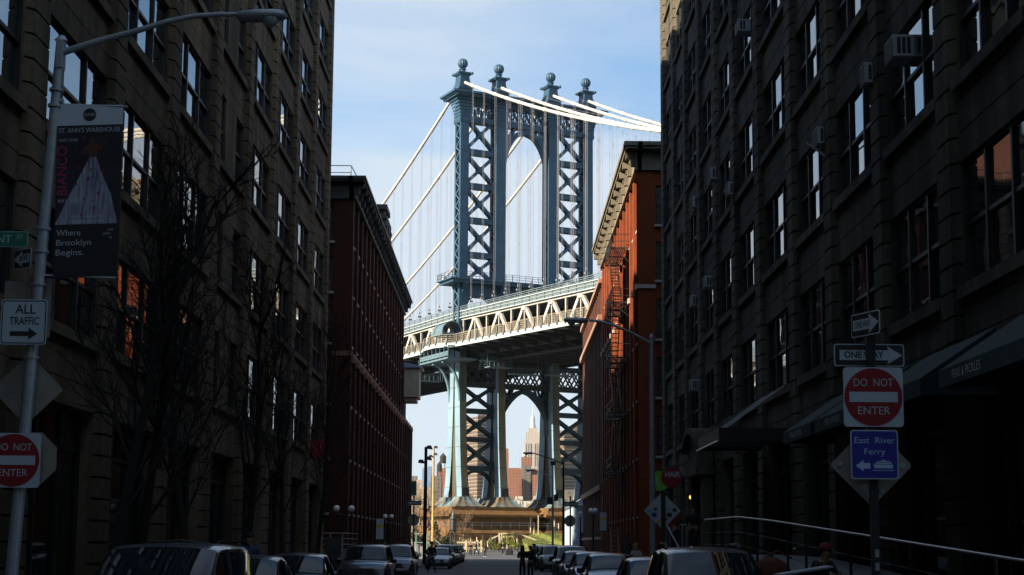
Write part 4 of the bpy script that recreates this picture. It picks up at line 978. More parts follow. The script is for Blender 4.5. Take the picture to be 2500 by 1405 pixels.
layer(p, e, 'plate', 'white', [rrect(0.615, 0.635, 0.04)], -0.006, 0.0); layer(p, e, 'field', 'blue', [rrect(0.58, 0.60, 0.032)], 0.001, 0.003)
M['ferry_letter'] = mat('pale_blue_letter', (0.36, 0.48, 0.62), 0.5)
words(p, e, 'ferry_letter', [('East  River', 0.115, 0, 0.18, dict(width=0.52)), ('Ferry', 0.115, 0, 0.035, dict(width=0.27))], 0.0045)
mb = MB(); p.sheet(mb, [(x - 0.15, y - 0.145) for x, y in arrow(0.09, -0.095, 0.036, 0.075, 0.095)], 0.004, 0.0055)
for poly in ([(-0.02, -0.13), (0.24, -0.13), (0.225, -0.175), (0.0, -0.175)], [(0.01, -0.105), (0.215, -0.105), (0.22, -0.122), (0.0, -0.122)], [(0.03, -0.085), (0.2, -0.085), (0.205, -0.098), (0.02, -0.098)], [(0.09, -0.07), (0.14, -0.07), (0.145, -0.082), (0.085, -0.082)]): p.sheet(mb, poly, 0.004, 0.0055)
for i in range(6): x = -0.025 + i * 0.046; p.sheet(mb, [(x, -0.205), (x + 0.023, -0.193), (x + 0.046, -0.205), (x + 0.046, -0.213), (x + 0.023, -0.201), (x, -0.213)], 0.004, 0.0055)
mb.build('pictogram', M['ferry_letter'], e)
p, e = sign((4.76, 20.12, 2.75), 'grey back of a diamond sign with round stickers on the right sign post', tilt=45); layer(p, e, 'plate', 'signback', [rrect(0.76, 0.76, 0.05)], 0, 0.005)
q = Plate((4.76, 20.10, 2.75))
for x, y, r in ((-0.09, -0.29, 0.06), (-0.05, -0.38, 0.038), (0.14, -0.33, 0.03), (-0.41, 0.02, 0.035), (0.4, 0.0, 0.04), (0.1, -0.4, 0.02)): mb = MB(); q.sheet(mb, [(x + a, y + b) for a, b in circ(r, 16)], 0.0, 0.003); mb.build('sticker', M['galv'], e)
# white-backed diamond further up the right kerb
sp = empty('sign_post', (4.62, 45.05, 0.14), 'dark sign post behind the near right car with a pale diamond plate', 'sign post'); m = MB(); m.cbox((4.62, 45.05, 1.7), (0.13, 0.06, 3.1)); m.build('post', M['black'], sp)
p, e = sign((4.60, 45.1, 2.7), 'pale diamond sign back covered in stickers above the near right car', tilt=45); layer(p, e, 'plate', 'white', [rrect(0.76, 0.76, 0.05)], 0, 0.005)
q = Plate((4.60, 45.08, 2.7)); random.seed(9)
for i, (x, y, r, mm) in enumerate(((-0.2, 0.05, .05, 'red'), (-0.24, -.12, .07, 'blue'), (0.15, 0.05, .05, 'galv'), (0.35, 0.02, .06, 'black_sheet'), (0.2, -.12, .07, 'black_sheet'), (-.1, -.3, .06, 'yellow'), (0.08, -.25, .05, 'red'), (-.38, 0.0, .06, 'galv'))): mb = MB(); q.sheet(mb, [(x + a, y + b) for a, b in rrect(2 * r, 1.6 * r, r * .4)], 0.0, 0.003); mb.build('sticker', M[mm], e)
# lamps on the right kerb
def arm_lamp(px, y, top, pts, head, label, dirn=-1, mt='galv', ang=0.0, group='arm lamps on the right kerb'):
    e = empty('street_lamp', (px, y, 0.14), label, 'street lamp', group)
    m = MB(); m.tube([(px, y, 0.14), (px, y, 0.7)], 0.17, 10); m.tube([(px, y, 0.7), (px, y, top)], [0.11, 0.075], 10); m.tube([(px, y, top), (px, y, top + 0.12)], [0.09, 0.03], 8); m.build('pole', M[mt], e, autos=R(40))
    m = MB(); m.tube(pts, 0.045, 8); m.build('arm', M[mt], e, autos=R(40)); cobra(e, head[0], head[1], head[2], 0.8, dirn, ang); return e
arm_lamp(4.78, 50, 8.42, [(4.75, 50, 8.22), (4.2, 50, 8.52), (3.57, 50, 8.79), (3.1, 50, 8.92), (2.75, 50, 8.96)], (2.72, 50, 8.95), 'grey street lamp with curved arm over the street, in front of the right brick building')
arm_lamp(4.78, 124, 8.2, [(4.75, 124, 8.1), (4.0, 124, 8.45), (3.2, 124, 8.7), (2.6, 124, 8.88), (2.3, 124, 8.95)], (2.35, 124, 8.95), 'dark street lamp with arm at the far corner, its head before the skyline', mt='black')
arm_lamp(4.76, 150, 9.9, [(4.75, 150, 8.15), (4.0, 150, 8.45), (3.2, 150, 8.7), (2.8, 150, 8.8)], (2.9, 150, 8.82), 'sunlit pale utility pole with a lamp arm beside the far dark lamp')
e_ = empty('utility_box', (4.7, 149.9, 5.5), 'dark equipment boxes clamped to the far utility pole', 'equipment box'); 
for c_, s_ in (((4.45, 149.9, 5.9), (0.5, 0.4, 0.7)), ((5.06, 149.9, 6.2), (0.4, 0.4, 0.6)), ((4.76, 149.85, 9.5), (0.5, 0.3, 0.4))): m = MB(); m.cbox(c_, s_); m.build('casing', M['black'], e_)
def flood(px, y, z0, top, mt, label):
    e = empty('floodlight_pole', (px, y, z0), label, 'floodlight pole'); m = MB(); m.tube([(px, y, z0), (px, y, top)], [0.17, 0.12], 10); m.build('pole', mt, e)
    for dx, dz, sg in ((0.28, 0.0, 1), (0.24, -0.85, 1), (-0.34, -1.1, -1)):
        h = MB(); z = top + dz; h.hexa([(px + dx - 0.26, y - 0.2, z - 0.14), (px + dx + 0.26, y - 0.2, z - 0.2), (px + dx + 0.26, y + 0.2, z - 0.2), (px + dx - 0.26, y + 0.2, z - 0.14)], [(px + dx - 0.2, y - 0.15, z + 0.1), (px + dx + 0.12, y - 0.15, z + 0.12), (px + dx + 0.12, y + 0.15, z + 0.12), (px + dx - 0.2, y + 0.15, z + 0.1)]); h.bar((px, y, z - 0.05), (px + dx, y, z), 0.05, 0.05); h.build('floodlight', M['black'], e)
    return e
flood(-6.05, 121, 0.14, 9.2, M['black'], 'dark pole with three floodlights on the left kerb at the street end')
flood(-8.55, 190, 0.1, 13.5, mat('tan_wood_pole', (0.32, 0.22, 0.08), 0.8, var=0.2, scale=3), 'tan wooden pole with floodlights beside the dark floodlight pole')
def globe_lamp(px, y, z, dx, label, n=2):
    e = empty('globe_lamp', (px, y, 0.14), label, 'globe lamp', 'white globe lamps on black posts'); m = MB(); m.tube([(px, y, 0.14), (px, y, z - 0.3)], [0.09, 0.06], 8)
    if n == 2: m.tube([(px - dx, y, z - 0.25), (px, y, z - 0.42), (px + dx, y, z - 0.25)], 0.035, 6)
    m.build('post', M['black'], e)
    for s in ((-1, 1) if n == 2 else (0,)): g = MB(); g.ball((px + s * dx, y, z), 0.19, 16, 10); g.build('globe', M['globe'], e, smooth=True)
globe_lamp(-9.38, 92, 3.74, 0.44, 'twin white globe lamp at the corner of the left brick warehouse')
globe_lamp(-9.2, 125, 3.86, 0.25, 'twin white globe lamp further along the left brick warehouse wall')
globe_lamp(6.34, 110, 4.1, 0.15, 'twin white globes close together before the right brick warehouse'); globe_lamp(6.92, 140, 4.5, 0, 'single white globe lamp near the white house', 1)
# far corner signs
for (x, lab, lab2, lab3) in ((-5.9, 'dark post with signs at the far left corner', 'one way sign pointing left at the far left corner', 'grey round looking stop sign back at the far left corner'), (4.43, 'dark post with signs at the far right corner', 'one way sign pointing left at the far right corner', 'dark stop sign back at the far right corner')):
    e = empty('sign_post', (x, 103.05, 0.1), lab, 'sign post'); m = MB(); m.cbox((x, 103.05, 2.5), (0.1, 0.06, 4.8)); m.build('post', M['black'], e)
    one_way((x + 0.05, 103, 4.38), lab2, 0.9, 0.3, -1)
    p, e = sign((x - 0.02, 103.1, 3.27), lab3); layer(p, e, 'plate', 'signback', [[(0.40 * math.cos(R(22.5 + 45 * i)), 0.40 * math.sin(R(22.5 + 45 * i))) for i in range(8)]], 0, 0.005)
p, e = sign((-5.9, 103.12, 5.35), 'dark green street name plates on top of the far left post', 'street_name_sign', 'street sign'); layer(p, e, 'plate', 'green', [rrect(0.32, 0.95, 0.03)], 0, 0.01)
# parking regulation plates
for (x, y, z, lab) in ((7.0, 109.5, 3.35, 'tall parking plate with yellow band beside the twin globes on the right'), (-7.6, 96.5, 2.6, 'pale parking plate on the left pavement before the brick warehouse')):
    p, e = sign((x, y, z), lab); layer(p, e, 'plate', 'white', [rrect(0.45, 1.25, 0.03)], 0, 0.006); layer(p, e, 'yellow_band', 'yellow', [[(-0.2, 0.1), (0.2, 0.1), (0.2, 0.28), (-0.2, 0.28)]], 0.007, 0.009)
    m = MB(); m.tube([(x + 0.05, y + 0.05, 0.14), (x + 0.05, y + 0.05, z + 0.6)], 0.04, 8); m.build('post', M['black'], e)
# projecting shop signs
e = empty('shop_sign', (8.0, 74, 4.9), 'round red hanging sign reading HAIR on the right warehouse wall', 'shop sign'); p = Plate((8.0, 74, 4.92))
layer(p, e, 'disc', 'red', [circ(0.5, 40)], -0.03, 0.0); M['dimred'] = mat('dim_red_letter', (0.28, 0.05, 0.06), 0.5)
words(p, e, 'white', [('HAIR', 0.36, 0.03, 0.13, dict(width=0.72, bold=0.012))], 0.004); words(p, e, 'dimred', [('SALON BY THE BRIDGE', 0.075, 0.02, -0.13, dict(width=0.66)), ('718.254.0130', 0.1, 0.02, -0.28, dict(width=0.4))][1:], 0.004, 'small_lettering')
m = MB(); m.tube([(7.45, 74, 5.5), (8.8, 74, 5.5)], 0.025, 6); m.tube([(7.7, 74, 5.5), (7.7, 74, 5.3)], 0.015, 5); m.tube([(8.3, 74, 5.5), (8.3, 74, 5.3)], 0.015, 5); m.build('bracket', M['black'], e)
e = empty('shop_sign', (8.06, 80, 5), 'round lime green hanging sign partly behind the red HAIR sign', 'shop sign'); p = Plate((8.0, 80, 5.0)); layer(p, e, 'disc', 'lime', [circ(0.52, 40)], -0.03, 0.0); words(p, e, 'white', [('ho', 0.3, -0.2, 0.12, dict()), ('me', 0.3, -0.15, -0.1, dict())], 0.004)
m = MB(); m.tube([(7.5, 80, 5.6), (8.8, 80, 5.6)], 0.025, 6); m.build('bracket', M['black'], e)
e = empty('shop_sign', (-9.35, 78, 6.3), 'red rectangular sign panel projecting from the far end of the left warehouse', 'shop sign'); p = Plate((-9.25, 78, 6.4)); layer(p, e, 'panel', 'red', [rrect(0.92, 0.95, 0.02)], -0.05, 0.0); layer(p, e, 'edge', 'black', [[(-0.5, -0.5), (0.5, -0.5), (0.5, -0.475), (-0.5, -0.475)], [(-0.5, -0.47), (-0.46, -0.47), (-0.46, 0.5), (-0.5, 0.5)]], -0.06, 0.01); words(p, e, 'white', [('1', 0.24, -0.22, 0.02, dict()), ('1', 0.24, 0.05, 0.02, dict())], 0.004, 'mark')
e = empty('shop_sign', (-8.95, 44, 3.4), 'dark vertical blade sign reading MARKET among the left trees', 'shop sign'); p = Plate((-9.3, 41.6, 4.1)); layer(p, e, 'panel', 'black_sheet', [rrect(0.34, 0.95, 0.03)], -0.04, 0.0)
mb = MB(); text_on(mb, 'MARKET', 0.17, p.P(0.02, 0, 0.004), -p.v, p.u, width=0.72); mb.build('lettering', M['dimred'], e)
m = MB(); m.tube([(-9.3, 41.6, 4.55), (-9.7, 41.6, 4.55)], 0.02, 6); m.build('bracket', M['black'], e)
# awnings (fixed to the right warehouse, cloth wedges with a lettered valance)
fnr = wall_map(XR, -1)
for k, (y0, y1, yt) in enumerate(((20.4, 25.7, 24.2), (26.9, 31.6, 29.0), (32.5, 36.2, 34.2), (36.6, 40.2, 38.5))):
    e = empty('shop_awning', (7.9, (y0 + y1) / 2, 4.2), ('green cloth awning with white lettering at the right photo edge', 'large green awning above the lettering at the upper right of the ferry sign', 'green awning directly behind the ferry sign post', 'green awning farthest down the right warehouse beside the steel canopy')[k], 'awning', 'green awnings on the right warehouse')
    a = MB(); pr = [(8.62, 5.55), (7.25, 4.62), (7.25, 4.32), (7.3, 4.32), (7.3, 4.57), (8.62, 5.48)]
    a.prism(pr, lambda q: (q[0], y0, q[1]), lambda q: (q[0], y1, q[1])); a.build('cloth', M['awning'], e)
    for y in (y0 + 0.03, y1 - 0.03):
        f = MB(); f.bar((8.6, y, 4.36), (7.33, y, 4.36), 0.03, 0.03); f.face([(8.62, y, 5.47), (7.32, y, 4.56), (7.32, y, 4.36), (8.62, y, 4.36)])
        f.build('side_cheek', M['awning'], e)
    t = MB(); text_on(t, 'PEAS & PICKLES', 0.21, (7.246, yt, 4.47), (0, -1, 0), (0, 0, 1), width=1.5); t.build('lettering', M['grey_letter'], e)
# steel and glass canopy with arched stone door hood
e = empty('entrance_canopy', (7.4, 49, 5), 'dark steel entrance canopy with tie rods on the right warehouse', 'canopy')
m = MB(); m.box(6.6, 8.6, 46.9, 51.8, 4.95, 5.08); m.box(6.5, 6.6, 46.85, 51.85, 4.85, 5.25); m.box(6.6, 8.6, 46.8, 46.9, 4.85, 5.25); m.box(6.6, 8.6, 51.8, 51.9, 4.85, 5.25); m.build('frame', M['black'], e)
m = MB(); m.tube([(6.46, 46.8, 4.84), (6.46, 51.9, 4.84)], 0.03, 6); m.build('edge_light', M['rail'], e)
for y in (47.5, 49.3, 51.2): m = MB(); m.tube([(6.7, y, 5.2), (8.6, y, 6.6)], 0.02, 6); m.build('tie_rod', M['galv'], e)
e = empty('door_hood', (8.4, 65.1, 5.5), 'arched pale stone door hood on the right warehouse beyond the canopy', 'door hood')
m = MB(); n = 12; c = 65.6; hw = 1.9
pts = [(c - hw * math.cos(math.pi * i / n), 5.75 + 0.75 * math.sin(math.pi * i / n)) for i in range(n + 1)]
for (a, b) in zip(pts, pts[1:]): m.hexa([(7.75, a[0], a[1] - 0.12), (8.6, a[0], a[1] - 0.12), (8.6, b[0], b[1] - 0.12), (7.75, b[0], b[1] - 0.12)], [(7.75, a[0], a[1] + 0.12), (8.6, a[0], a[1] + 0.12), (8.6, b[0], b[1] + 0.12), (7.75, b[0], b[1] + 0.12)])
m.prism([(c - hw, 5.0)] + pts + [(c + hw, 5.0)], lambda q: (8.0, q[0], q[1] - 0.1), lambda q: (8.58, q[0], q[1] - 0.1)); m.box(7.85, 8.6, c - hw - 0.15, c + hw + 0.15, 4.6, 4.95)
for y in (c - hw + 0.05, c + hw - 0.35): m.box(8.1, 8.58, y, y + 0.3, 0.2, 4.6)
m.build('stonework', M['concrete_r'], e)
# air conditioners
M['ac_dark'] = mat('ac_grille', (0.015, 0.018, 0.02), 0.7)
acs = [(55.2, 20.64, .72, .46), (33.2, 12.6, .78, .5), (35.75, 12.82, .55, .5), (41.4, 12.8, .7, .48), (62.8, 16.95, .5, .5), (57.95, 15.2, .5, .5), (68.8, 17.1, .55, .5), (65.1, 12.8, .8, .48), (69.9, 12.75, .8, .48), (70.45, 8.95, .8, .48)]
lab = ['air conditioner in the highest window shown on the right warehouse', 'largest air conditioner jutting out at the upper right by a bright reflecting pane', 'narrow tall air conditioner just below the largest one', 'air conditioner resting on a pale strut bracket above a sky lit pane', 'small upright air conditioner in the sixth row, left one of a close pair', 'small upright air conditioner, right and lower one of a close pair', 'small air conditioner close to the far corner of the right warehouse', 'boxy air conditioner, upper one of two stacked steps near the far corner', 'boxy air conditioner, lower one of two stacked steps near the far corner', 'lowest air conditioner on the right warehouse, three dark louvres']
for (y, z, w, h), lb_ in zip(acs, lab):
    e = empty('air_conditioner', (8.45, y, z - h / 2), lb_, 'air conditioner', 'window air conditioners on the right warehouse')
    m = MB(); m.box(8.46, 9.05, y - w / 2, y + w / 2, z - h / 2, z + h / 2); m.build('casing', M['ac'], e, bevel=0.02)
    g = MB(); g.box(8.452, 8.47, y - w / 2 + 0.04, y + w / 2 - 0.04, z - h / 2 + 0.04, z + h / 2 - 0.04); g.build('rear_grille', M['ac_dark'], e)
    g = MB()
    for j in range(2 if w < .75 else 3): x = 8.55 + j * 0.11; g.box(x, x + 0.075, y - w / 2 - 0.008, y - w / 2 + 0.01, z - h * .36, z + h * .36)
    g.build('side_louvre', M['ac_dark'], e)
m = MB(); m.bar((8.15, 41.0, 12.55), (8.8, 41.0, 12.9 - 0.8), 0.05, 0.05); e = empty('support_bracket', (8.5, 41, 12.2), 'pale angled strut under an air conditioner on the right warehouse', 'bracket'); m.build('strut', M['rail'], e)
# raised ramp and handrail on the right pavement
rp = empty('ramp', (7.2, 33, 0.14), 'raised concrete ramp along the right warehouse', 'ramp')
def rz(y): 
    pts = [(14, 0.32), (18.6, 0.5), (26.3, 0.83), (36.3, 1.25), (41.3, 1.42), (48, 1.45), (62, 1.45)]
    for (a, za), (b, zb) in zip(pts, pts[1:]):
        if y <= b: return za + (zb - za) * (y - a) / (b - a)
    return 1.45
m = MB(); ysr = [14, 18.6, 26.3, 36.3, 41.3, 48]
for a, b in zip(ysr, ysr[1:]): m.hexa([(6.1, a, 0.1), (8.52, a, 0.1), (8.52, b, 0.1), (6.1, b, 0.1)], [(6.1, a, rz(a)), (8.52, a, rz(a)), (8.52, b, rz(b)), (6.1, b, rz(b))])
m.build('slab', mat('ramp_concrete', (0.10, 0.115, 0.12), 0.8, var=0.15, scale=2), rp)
m = MB()
for i in range(6): m.box(6.1, 8.52, 48 + i * 0.3, 48.3 + i * 0.3, 0.1, 1.25 - i * 0.2)
m.build('steps', M['sidewalk'], rp)
hr_ = empty('handrail', (6.2, 33, 0.8), 'long shiny steel handrail on dark posts along the right ramp', 'handrail')
m = MB(); yy = [14 + 1.0 * i for i in range(35)]; m.tube([(6.2, y, rz(y) + 1.05) for y in yy], 0.019, 8); m.build('top_rail', M['rail'], hr_, smooth=True)
m = MB()
for y in [15.6 + 2.05 * i for i in range(16)]:
    m.tube([(6.2, y, rz(y) - 0.05), (6.2, y, rz(y) + 0.95), (6.2, y, rz(y) + 1.04)], [0.028, 0.028, 0.012], 8); m.tube([(6.2, y, rz(y)), (6.2, y, rz(y) + 0.05)], 0.06, 8)
for h in (0.3, 0.65): m.tube([(6.2, y, rz(y) + h) for y in yy], 0.008, 5)
m.build('posts_and_wires', mat('dark_steel_post', (0.03, 0.033, 0.036), 0.4, metal=0.5), hr_)
m = MB(); m.tube([(4.9, 58, 1.15), (4.95, 63.5, 1.17)], 0.025, 6); m.tube([(4.95, 63.5, 1.17), (5.2, 66, 0.2)], 0.02, 6); m.tube([(7.3, 61, 2.5), (6.35, 61, 2.55), (6.6, 57.6, 1.4)], 0.03, 6)
for i in range(7): m.tube([(6.35 + i * .16, 61, 1.45), (6.35 + i * .16, 61, 2.5)], 0.02, 5)
e = empty('handrail', (6.5, 61, 1.4), 'short steel stair rail with bars beyond the ramp', 'handrail'); m.build('rail', M['galv'], e)
# stair rail at the far end of the left warehouse
e = empty('handrail', (-9.7, 84.5, 1.0), 'four bar steel stair railing at the far corner of the left warehouse', 'handrail'); m = MB()
for k in range(4):
    z = 2.25 - 0.30 * k; m.tube([(-10.7 + 0.02 * k, 85.3, z - 0.42), (-10.05, 85.3, z), (-8.7, 85.3, z + 0.02), (-8.2, 88, z)], 0.022, 6)
for (x, z) in ((-10.7, 1.85), (-10.05, 2.25), (-9.4, 2.25), (-8.75, 2.25)): m.tube([(x, 85.3, 0.8), (x, 85.3, z)], 0.03, 6)
m.build('rails', M['galv'], e); s_ = empty('stair_landing', (-9.6, 86, 0), 'low concrete landing under the left stair railing', 'landing'); m = MB(); m.box(-11, -8.2, 84.6, 88.4, 0.02, 1.25); m.box(-12, -11.003, 84.6, 88.4, 0.02, 0.85); m.build('slab', M['sidewalk'], s_)

bulb = bpy.data.materials.new('amber_bulb'); bulb.use_nodes = True; bp_ = bulb.node_tree.nodes['Principled BSDF']; bp_.inputs['Emission Color'].default_value = (1.0, 0.30, 0.03, 1); bp_.inputs['Emission Strength'].default_value = 2.2; bp_.inputs['Base Color'].default_value = (.3, .1, .02, 1)
e = empty('wall_lamp', (8.2, 68, 3.8), 'tiny lit amber lamp by a doorway on the right warehouse', 'wall lamp'); m = MB(); m.ball((8.2, 68, 3.8), .09, 8, 6); m.build('bulb', bulb, e, smooth=True); m = MB(); m.tube([(8.2, 68, 3.9), (8.2, 68, 4.05), (8.8, 68, 4.05)], .02, 6); m.build('bracket', M['black'], e)
# ---------------------------------------------------------------- cars
def paint(name, col, metal=0.3): 
    m = mat(name, col, 0.28, metal); m.node_tree.nodes['Principled BSDF'].inputs['Coat Weight'].default_value = 0.55; m.node_tree.nodes['Principled BSDF'].inputs['Coat Roughness'].default_value = 0.04; return m
PAINT = {'silver': paint('silver_paint', (0.075, 0.09, 0.11), 0.5), 'black': paint('black_car_paint', (0.012, 0.013, 0.016)), 'navy': paint('navy_paint', (0.015, 0.022, 0.045)), 'grey': paint('grey_paint', (0.04, 0.045, 0.05), 0.5), 'white': paint('white_car_paint', (0.2, 0.22, 0.24), 0.0), 'green': paint('dark_green_paint', (0.02, 0.035, 0.03)), 'bronze': paint('bronze_paint', (0.055, 0.05, 0.045), 0.5)}
STY = {  # y from the nose, belt height, top height, half width at the top (fraction of w)
 'sedan': (0.88, 4.65, [(0.0, .50, .52, .80), (.06, .62, .66, .86), (.35, .70, .76, .90), (.95, .78, .86, .92), (1.25, .86, .95, .88), (1.62, .90, 1.18, .82), (2.0, .91, 1.36, .74), (2.35, .91, 1.43, .72), (2.9, .92, 1.44, .72), (3.35, .93, 1.36, .72), (3.75, .94, 1.18, .80), (4.05, .94, 1.03, .86), (4.5, .90, .99, .88), (4.62, .72, .76, .84), (4.65, .50, .52, .80)]),
 'suv': (0.91, 4.55, [(0.0, .55, .58, .82), (.06, .76, .80, .88), (.30, .88, .95, .92), (.90, .95, 1.03, .93), (1.15, 1.0, 1.08, .90), (1.5, 1.03, 1.34, .84), (1.85, 1.04, 1.56, .77), (2.15, 1.04, 1.63, .75), (3.0, 1.05, 1.66, .75), (3.9, 1.06, 1.63, .75), (4.2, 1.06, 1.56, .76), (4.42, 1.02, 1.15, .86), (4.52, .70, .76, .86), (4.55, .50, .53, .84)]),
 'van': (0.95, 4.85, [(0.0, .55, .58, .84), (.06, .74, .78, .90), (.30, .86, .92, .93), (.75, .94, 1.02, .93), (.98, 1.0, 1.08, .90), (1.45, 1.03, 1.38, .88), (1.85, 1.05, 1.59, .84), (2.1, 1.05, 1.65, .83), (3.2, 1.06, 1.67, .83), (4.5, 1.07, 1.64, .83), (4.68, 1.06, 1.54, .83), (4.76, 1.0, 1.14, .88), (4.83, .70, .76, .88), (4.85, .50, .53, .86)])}
def car(loc, style, col, label, group, rails=False, rz=0.0, plate_col='white'):
    hw, L, st = STY[style]
    root = empty('parked_car', (0, 0, 0), label, 'car', group)
    NS = 11
    def sec(q):
        y, zb, zt, wt = q; wt *= hw; f = min(1.0, 0.55 + 0.45 * (y / 0.5)) if y < 0.5 else (min(1.0, 0.55 + 0.45 * (L - y) / 0.4) if y > L - 0.4 else 1.0)
        w = hw * (0.80 + 0.20 * f); zu = max(zt - 0.05, zb + 0.005)
        half = [(w * .90, .22), (w * .985, .36), (w, .56 if zb > .6 else zb * .9), (w * .985, max(zb - .07, .4)), (min(w * .955, max(wt, w * .9)), zb), (wt + (w * .955 - wt) * .06, zu - 0.01), (wt * .95, zt - 0.015), (wt * .78, zt + .008), (wt * .4, zt + .025), (0, zt + .032)]
        return [(x, y, z) for x, z in half] + [(-x, y, z) for x, z in reversed(half[:-1])]
    S = [sec(q) for q in st]; n = len(S[0])
    def fr(i, q): return [S[i][k] for k in q]
    b = MB(); vs = [p for s_ in S for p in s_]
    fs = [(i * n + k, (i + 1) * n + k, (i + 1) * n + k + 1, i * n + k + 1) for i in range(len(S) - 1) for k in range(n - 1)]
    fs.append(tuple(range(n))); fs.append(tuple((len(S) - 1) * n + k for k in range(n - 1, -1, -1)))
    b.add(vs, fs); body = b.build('body', PAINT[col], root, autos=R(38))
    u = MB(); u.box(-hw * .88, hw * .88, .25, L - .25, .18, .40); u.build('underbody', M['rubber'], root)
    # glass: offset patches of the same surface
    def patch(name, ia, ib, ka, kb, ea, eb, off=0.012, parent=root):
        """rows from station ia..ib, columns point ka..kb; ea/eb inset fractions"""
        g = MB()
        rows = []
        m_ = 6
        def pt(ii, kk):
            i0 = min(int(ii), len(S) - 2); t = ii - i0; k0 = min(int(kk), n - 2); s_ = kk - k0
            a = Vector(S[i0][k0]).lerp(Vector(S[i0][k0 + 1]), s_); c = Vector(S[i0 + 1][k0]).lerp(Vector(S[i0 + 1][k0 + 1]), s_); p = a.lerp(c, t)
            du = Vector(S[i0][k0 + 1]) - Vector(S[i0][k0]) + (Vector(S[i0 + 1][k0 + 1]) - Vector(S[i0 + 1][k0])); dv = Vector(S[i0 + 1][k0]) - Vector(S[i0][k0]) + (Vector(S[i0 + 1][k0 + 1]) - Vector(S[i0][k0 + 1]))
            nn = dv.cross(du)
            if nn.length > 1e-9: nn.normalize()
            if nn.dot(p - Vector((0, L / 2, .8))) < 0: nn = -nn
            return p + nn * off
        I = sorted(set([ia + ea, ib - eb] + [i for i in range(int(ia + ea) + 1, int(math.ceil(ib - eb)))]))
        K = sorted(set([ka, kb] + [k for k in range(int(ka) + 1, int(math.ceil(kb)))]))
        for r in I: rows.append([pt(r, k) for k in K])
        vv = [p for r in rows for p in r]; w_ = len(K)
        g.add(vv, [(i * w_ + k, (i + 1) * w_ + k, (i + 1) * w_ + k + 1, i * w_ + k + 1) for i in range(len(rows) - 1) for k in range(w_ - 1)])
        return g.build(name, M['carglass'], parent, smooth=True)
    i_c = 4; i_r = 7
    patch('windscreen', i_c, i_r - 1, 5.4, n - 6.4, 0.12, 0.0)
    end = [i for i, q in enumerate(st) if q[2] > (1.3 if style == 'sedan' else 1.5)][-1]
    for k0, k1 in ((4.12, 4.92), (n - 5.92, n - 5.12)):
        patch('side_window', i_c + 1, end, k0, k1, 0.25 if style == 'sedan' else 0.15, 0.05)
    patch('rear_window', end, end + (2 if style == 'sedan' else 1), 5.6, n - 6.6, 0.1, 0.25)
    for sx in (-1, 1):     # pillars between the side windows
        for fy in (0.50, 0.72): y = L * fy; pm = MB(); pm.bar((sx * hw * .962, y, st[6][1] + .01), (sx * (hw * st[7][3] + .03), y + .04, st[8][2] - .07), 0.06, 0.05); pm.build('pillar', PAINT[col], root)
        mm = MB(); mm.lathe([(0.02, -.09), (.10, -.07), (.115, 0), (.10, .07), (.02, .09)], (sx * (hw + .10), st[5][0] - .05, st[5][1] + .05), 10, 1.0, .55); mm.bar((sx * (hw - .02), st[5][0], st[5][1]), (sx * (hw + .06), st[5][0] - .02, st[5][1] + .02), .05, .05); mm.build('mirror', PAINT[col], root, smooth=True)
        hl_ = MB(); zb = st[2][1]; hl_.hexa([(sx * hw * .93, .17, zb - .20), (sx * hw * .50, .025, zb - .18), (sx * hw * .50, .12, zb - .18), (sx * hw * .93, .3, zb - .20)], [(sx * hw * .95, .24, zb - .03), (sx * hw * .52, .055, zb - .06), (sx * hw * .52, .16, zb - .06), (sx * hw * .95, .38, zb - .03)]); hl_.build('headlight', M['lampglass'], root)
        tl = MB(); tl.hexa([(sx * hw * .93, L - .12, .72), (sx * hw * .62, L - .02, .72), (sx * hw * .62, L - .1, .72), (sx * hw * .93, L - .3, .72)], [(sx * hw * .93, L - .14, .9), (sx * hw * .62, L - .06, .9), (sx * hw * .62, L - .12, .9), (sx * hw * .93, L - .32, .9)]); tl.build('tail_light', M['red'], root)
        for y in (.82, L - .88):
            w_ = MB(); r = .33 if style == 'sedan' else .36
            x = sx * (hw - .11)
            prof = [(r * .62, -.10), (r * .93, -.105), (r, -.07), (r, .07), (r * .93, .105), (r * .62, .10)]
            vs2 = []; N_ = 22
            for rr, d in prof:
                for k in range(N_): a = 2 * math.pi * k / N_; vs2.append((x + d, y + rr * math.cos(a), r + rr * math.sin(a)))
            w_.add(vs2, [(i * N_ + k, i * N_ + (k + 1) % N_, (i + 1) * N_ + (k + 1) % N_, (i + 1) * N_ + k) for i in range(5) for k in range(N_)])
            wo = w_.build('wheel', M['rubber'], root, autos=R(40)); rm = MB()
            for k in range(5):
                a = 2 * math.pi * k / 5; rm.bar((x + sx * .085, y, r), (x + sx * .085, y + r * .6 * math.cos(a), r + r * .6 * math.sin(a)), .07, .03, (1, 0, 0))
            vs2 = [(x + sx * .05, y + r * .63 * math.cos(2 * math.pi * k / N_), r + r * .63 * math.sin(2 * math.pi * k / N_)) for k in range(N_)]; rm.add(vs2, [tuple(range(N_))]); rm.build('rim', M['galv'], wo)
            ar = MB(); pts = [(sx * (hw + .004), y + (r + .07) * math.cos(a), r + .02 + (r + .07) * math.sin(a)) for a in [math.pi * k / 10 for k in range(11)]]; ar.tube(pts, .022, 6); ar.build('wheel_arch', M['rubber'], root)
    g = MB(); zb = st[2][1]; g.box(-hw * .45, hw * .45, .0, .05, zb - .24, zb - .07); g.build('grille', M['black'], root)
    g = MB()
    for k in range(4): g.box(-hw * .43, hw * .43, -.012, .01, zb - .225 + k * .042, zb - .21 + k * .042)
    g.build('grille_bars', M['chrome'], root)
    g = MB(); g.box(-.16, .16, -.035, -.02, .46, .60); g.build('number_plate', M['white'] if plate_col == 'white' else M['yellow'], root)
    g = MB(); g.box(-hw * .8, hw * .8, -.02, .06, .24, .40); g.build('lower_grille', M['rubber'], root)
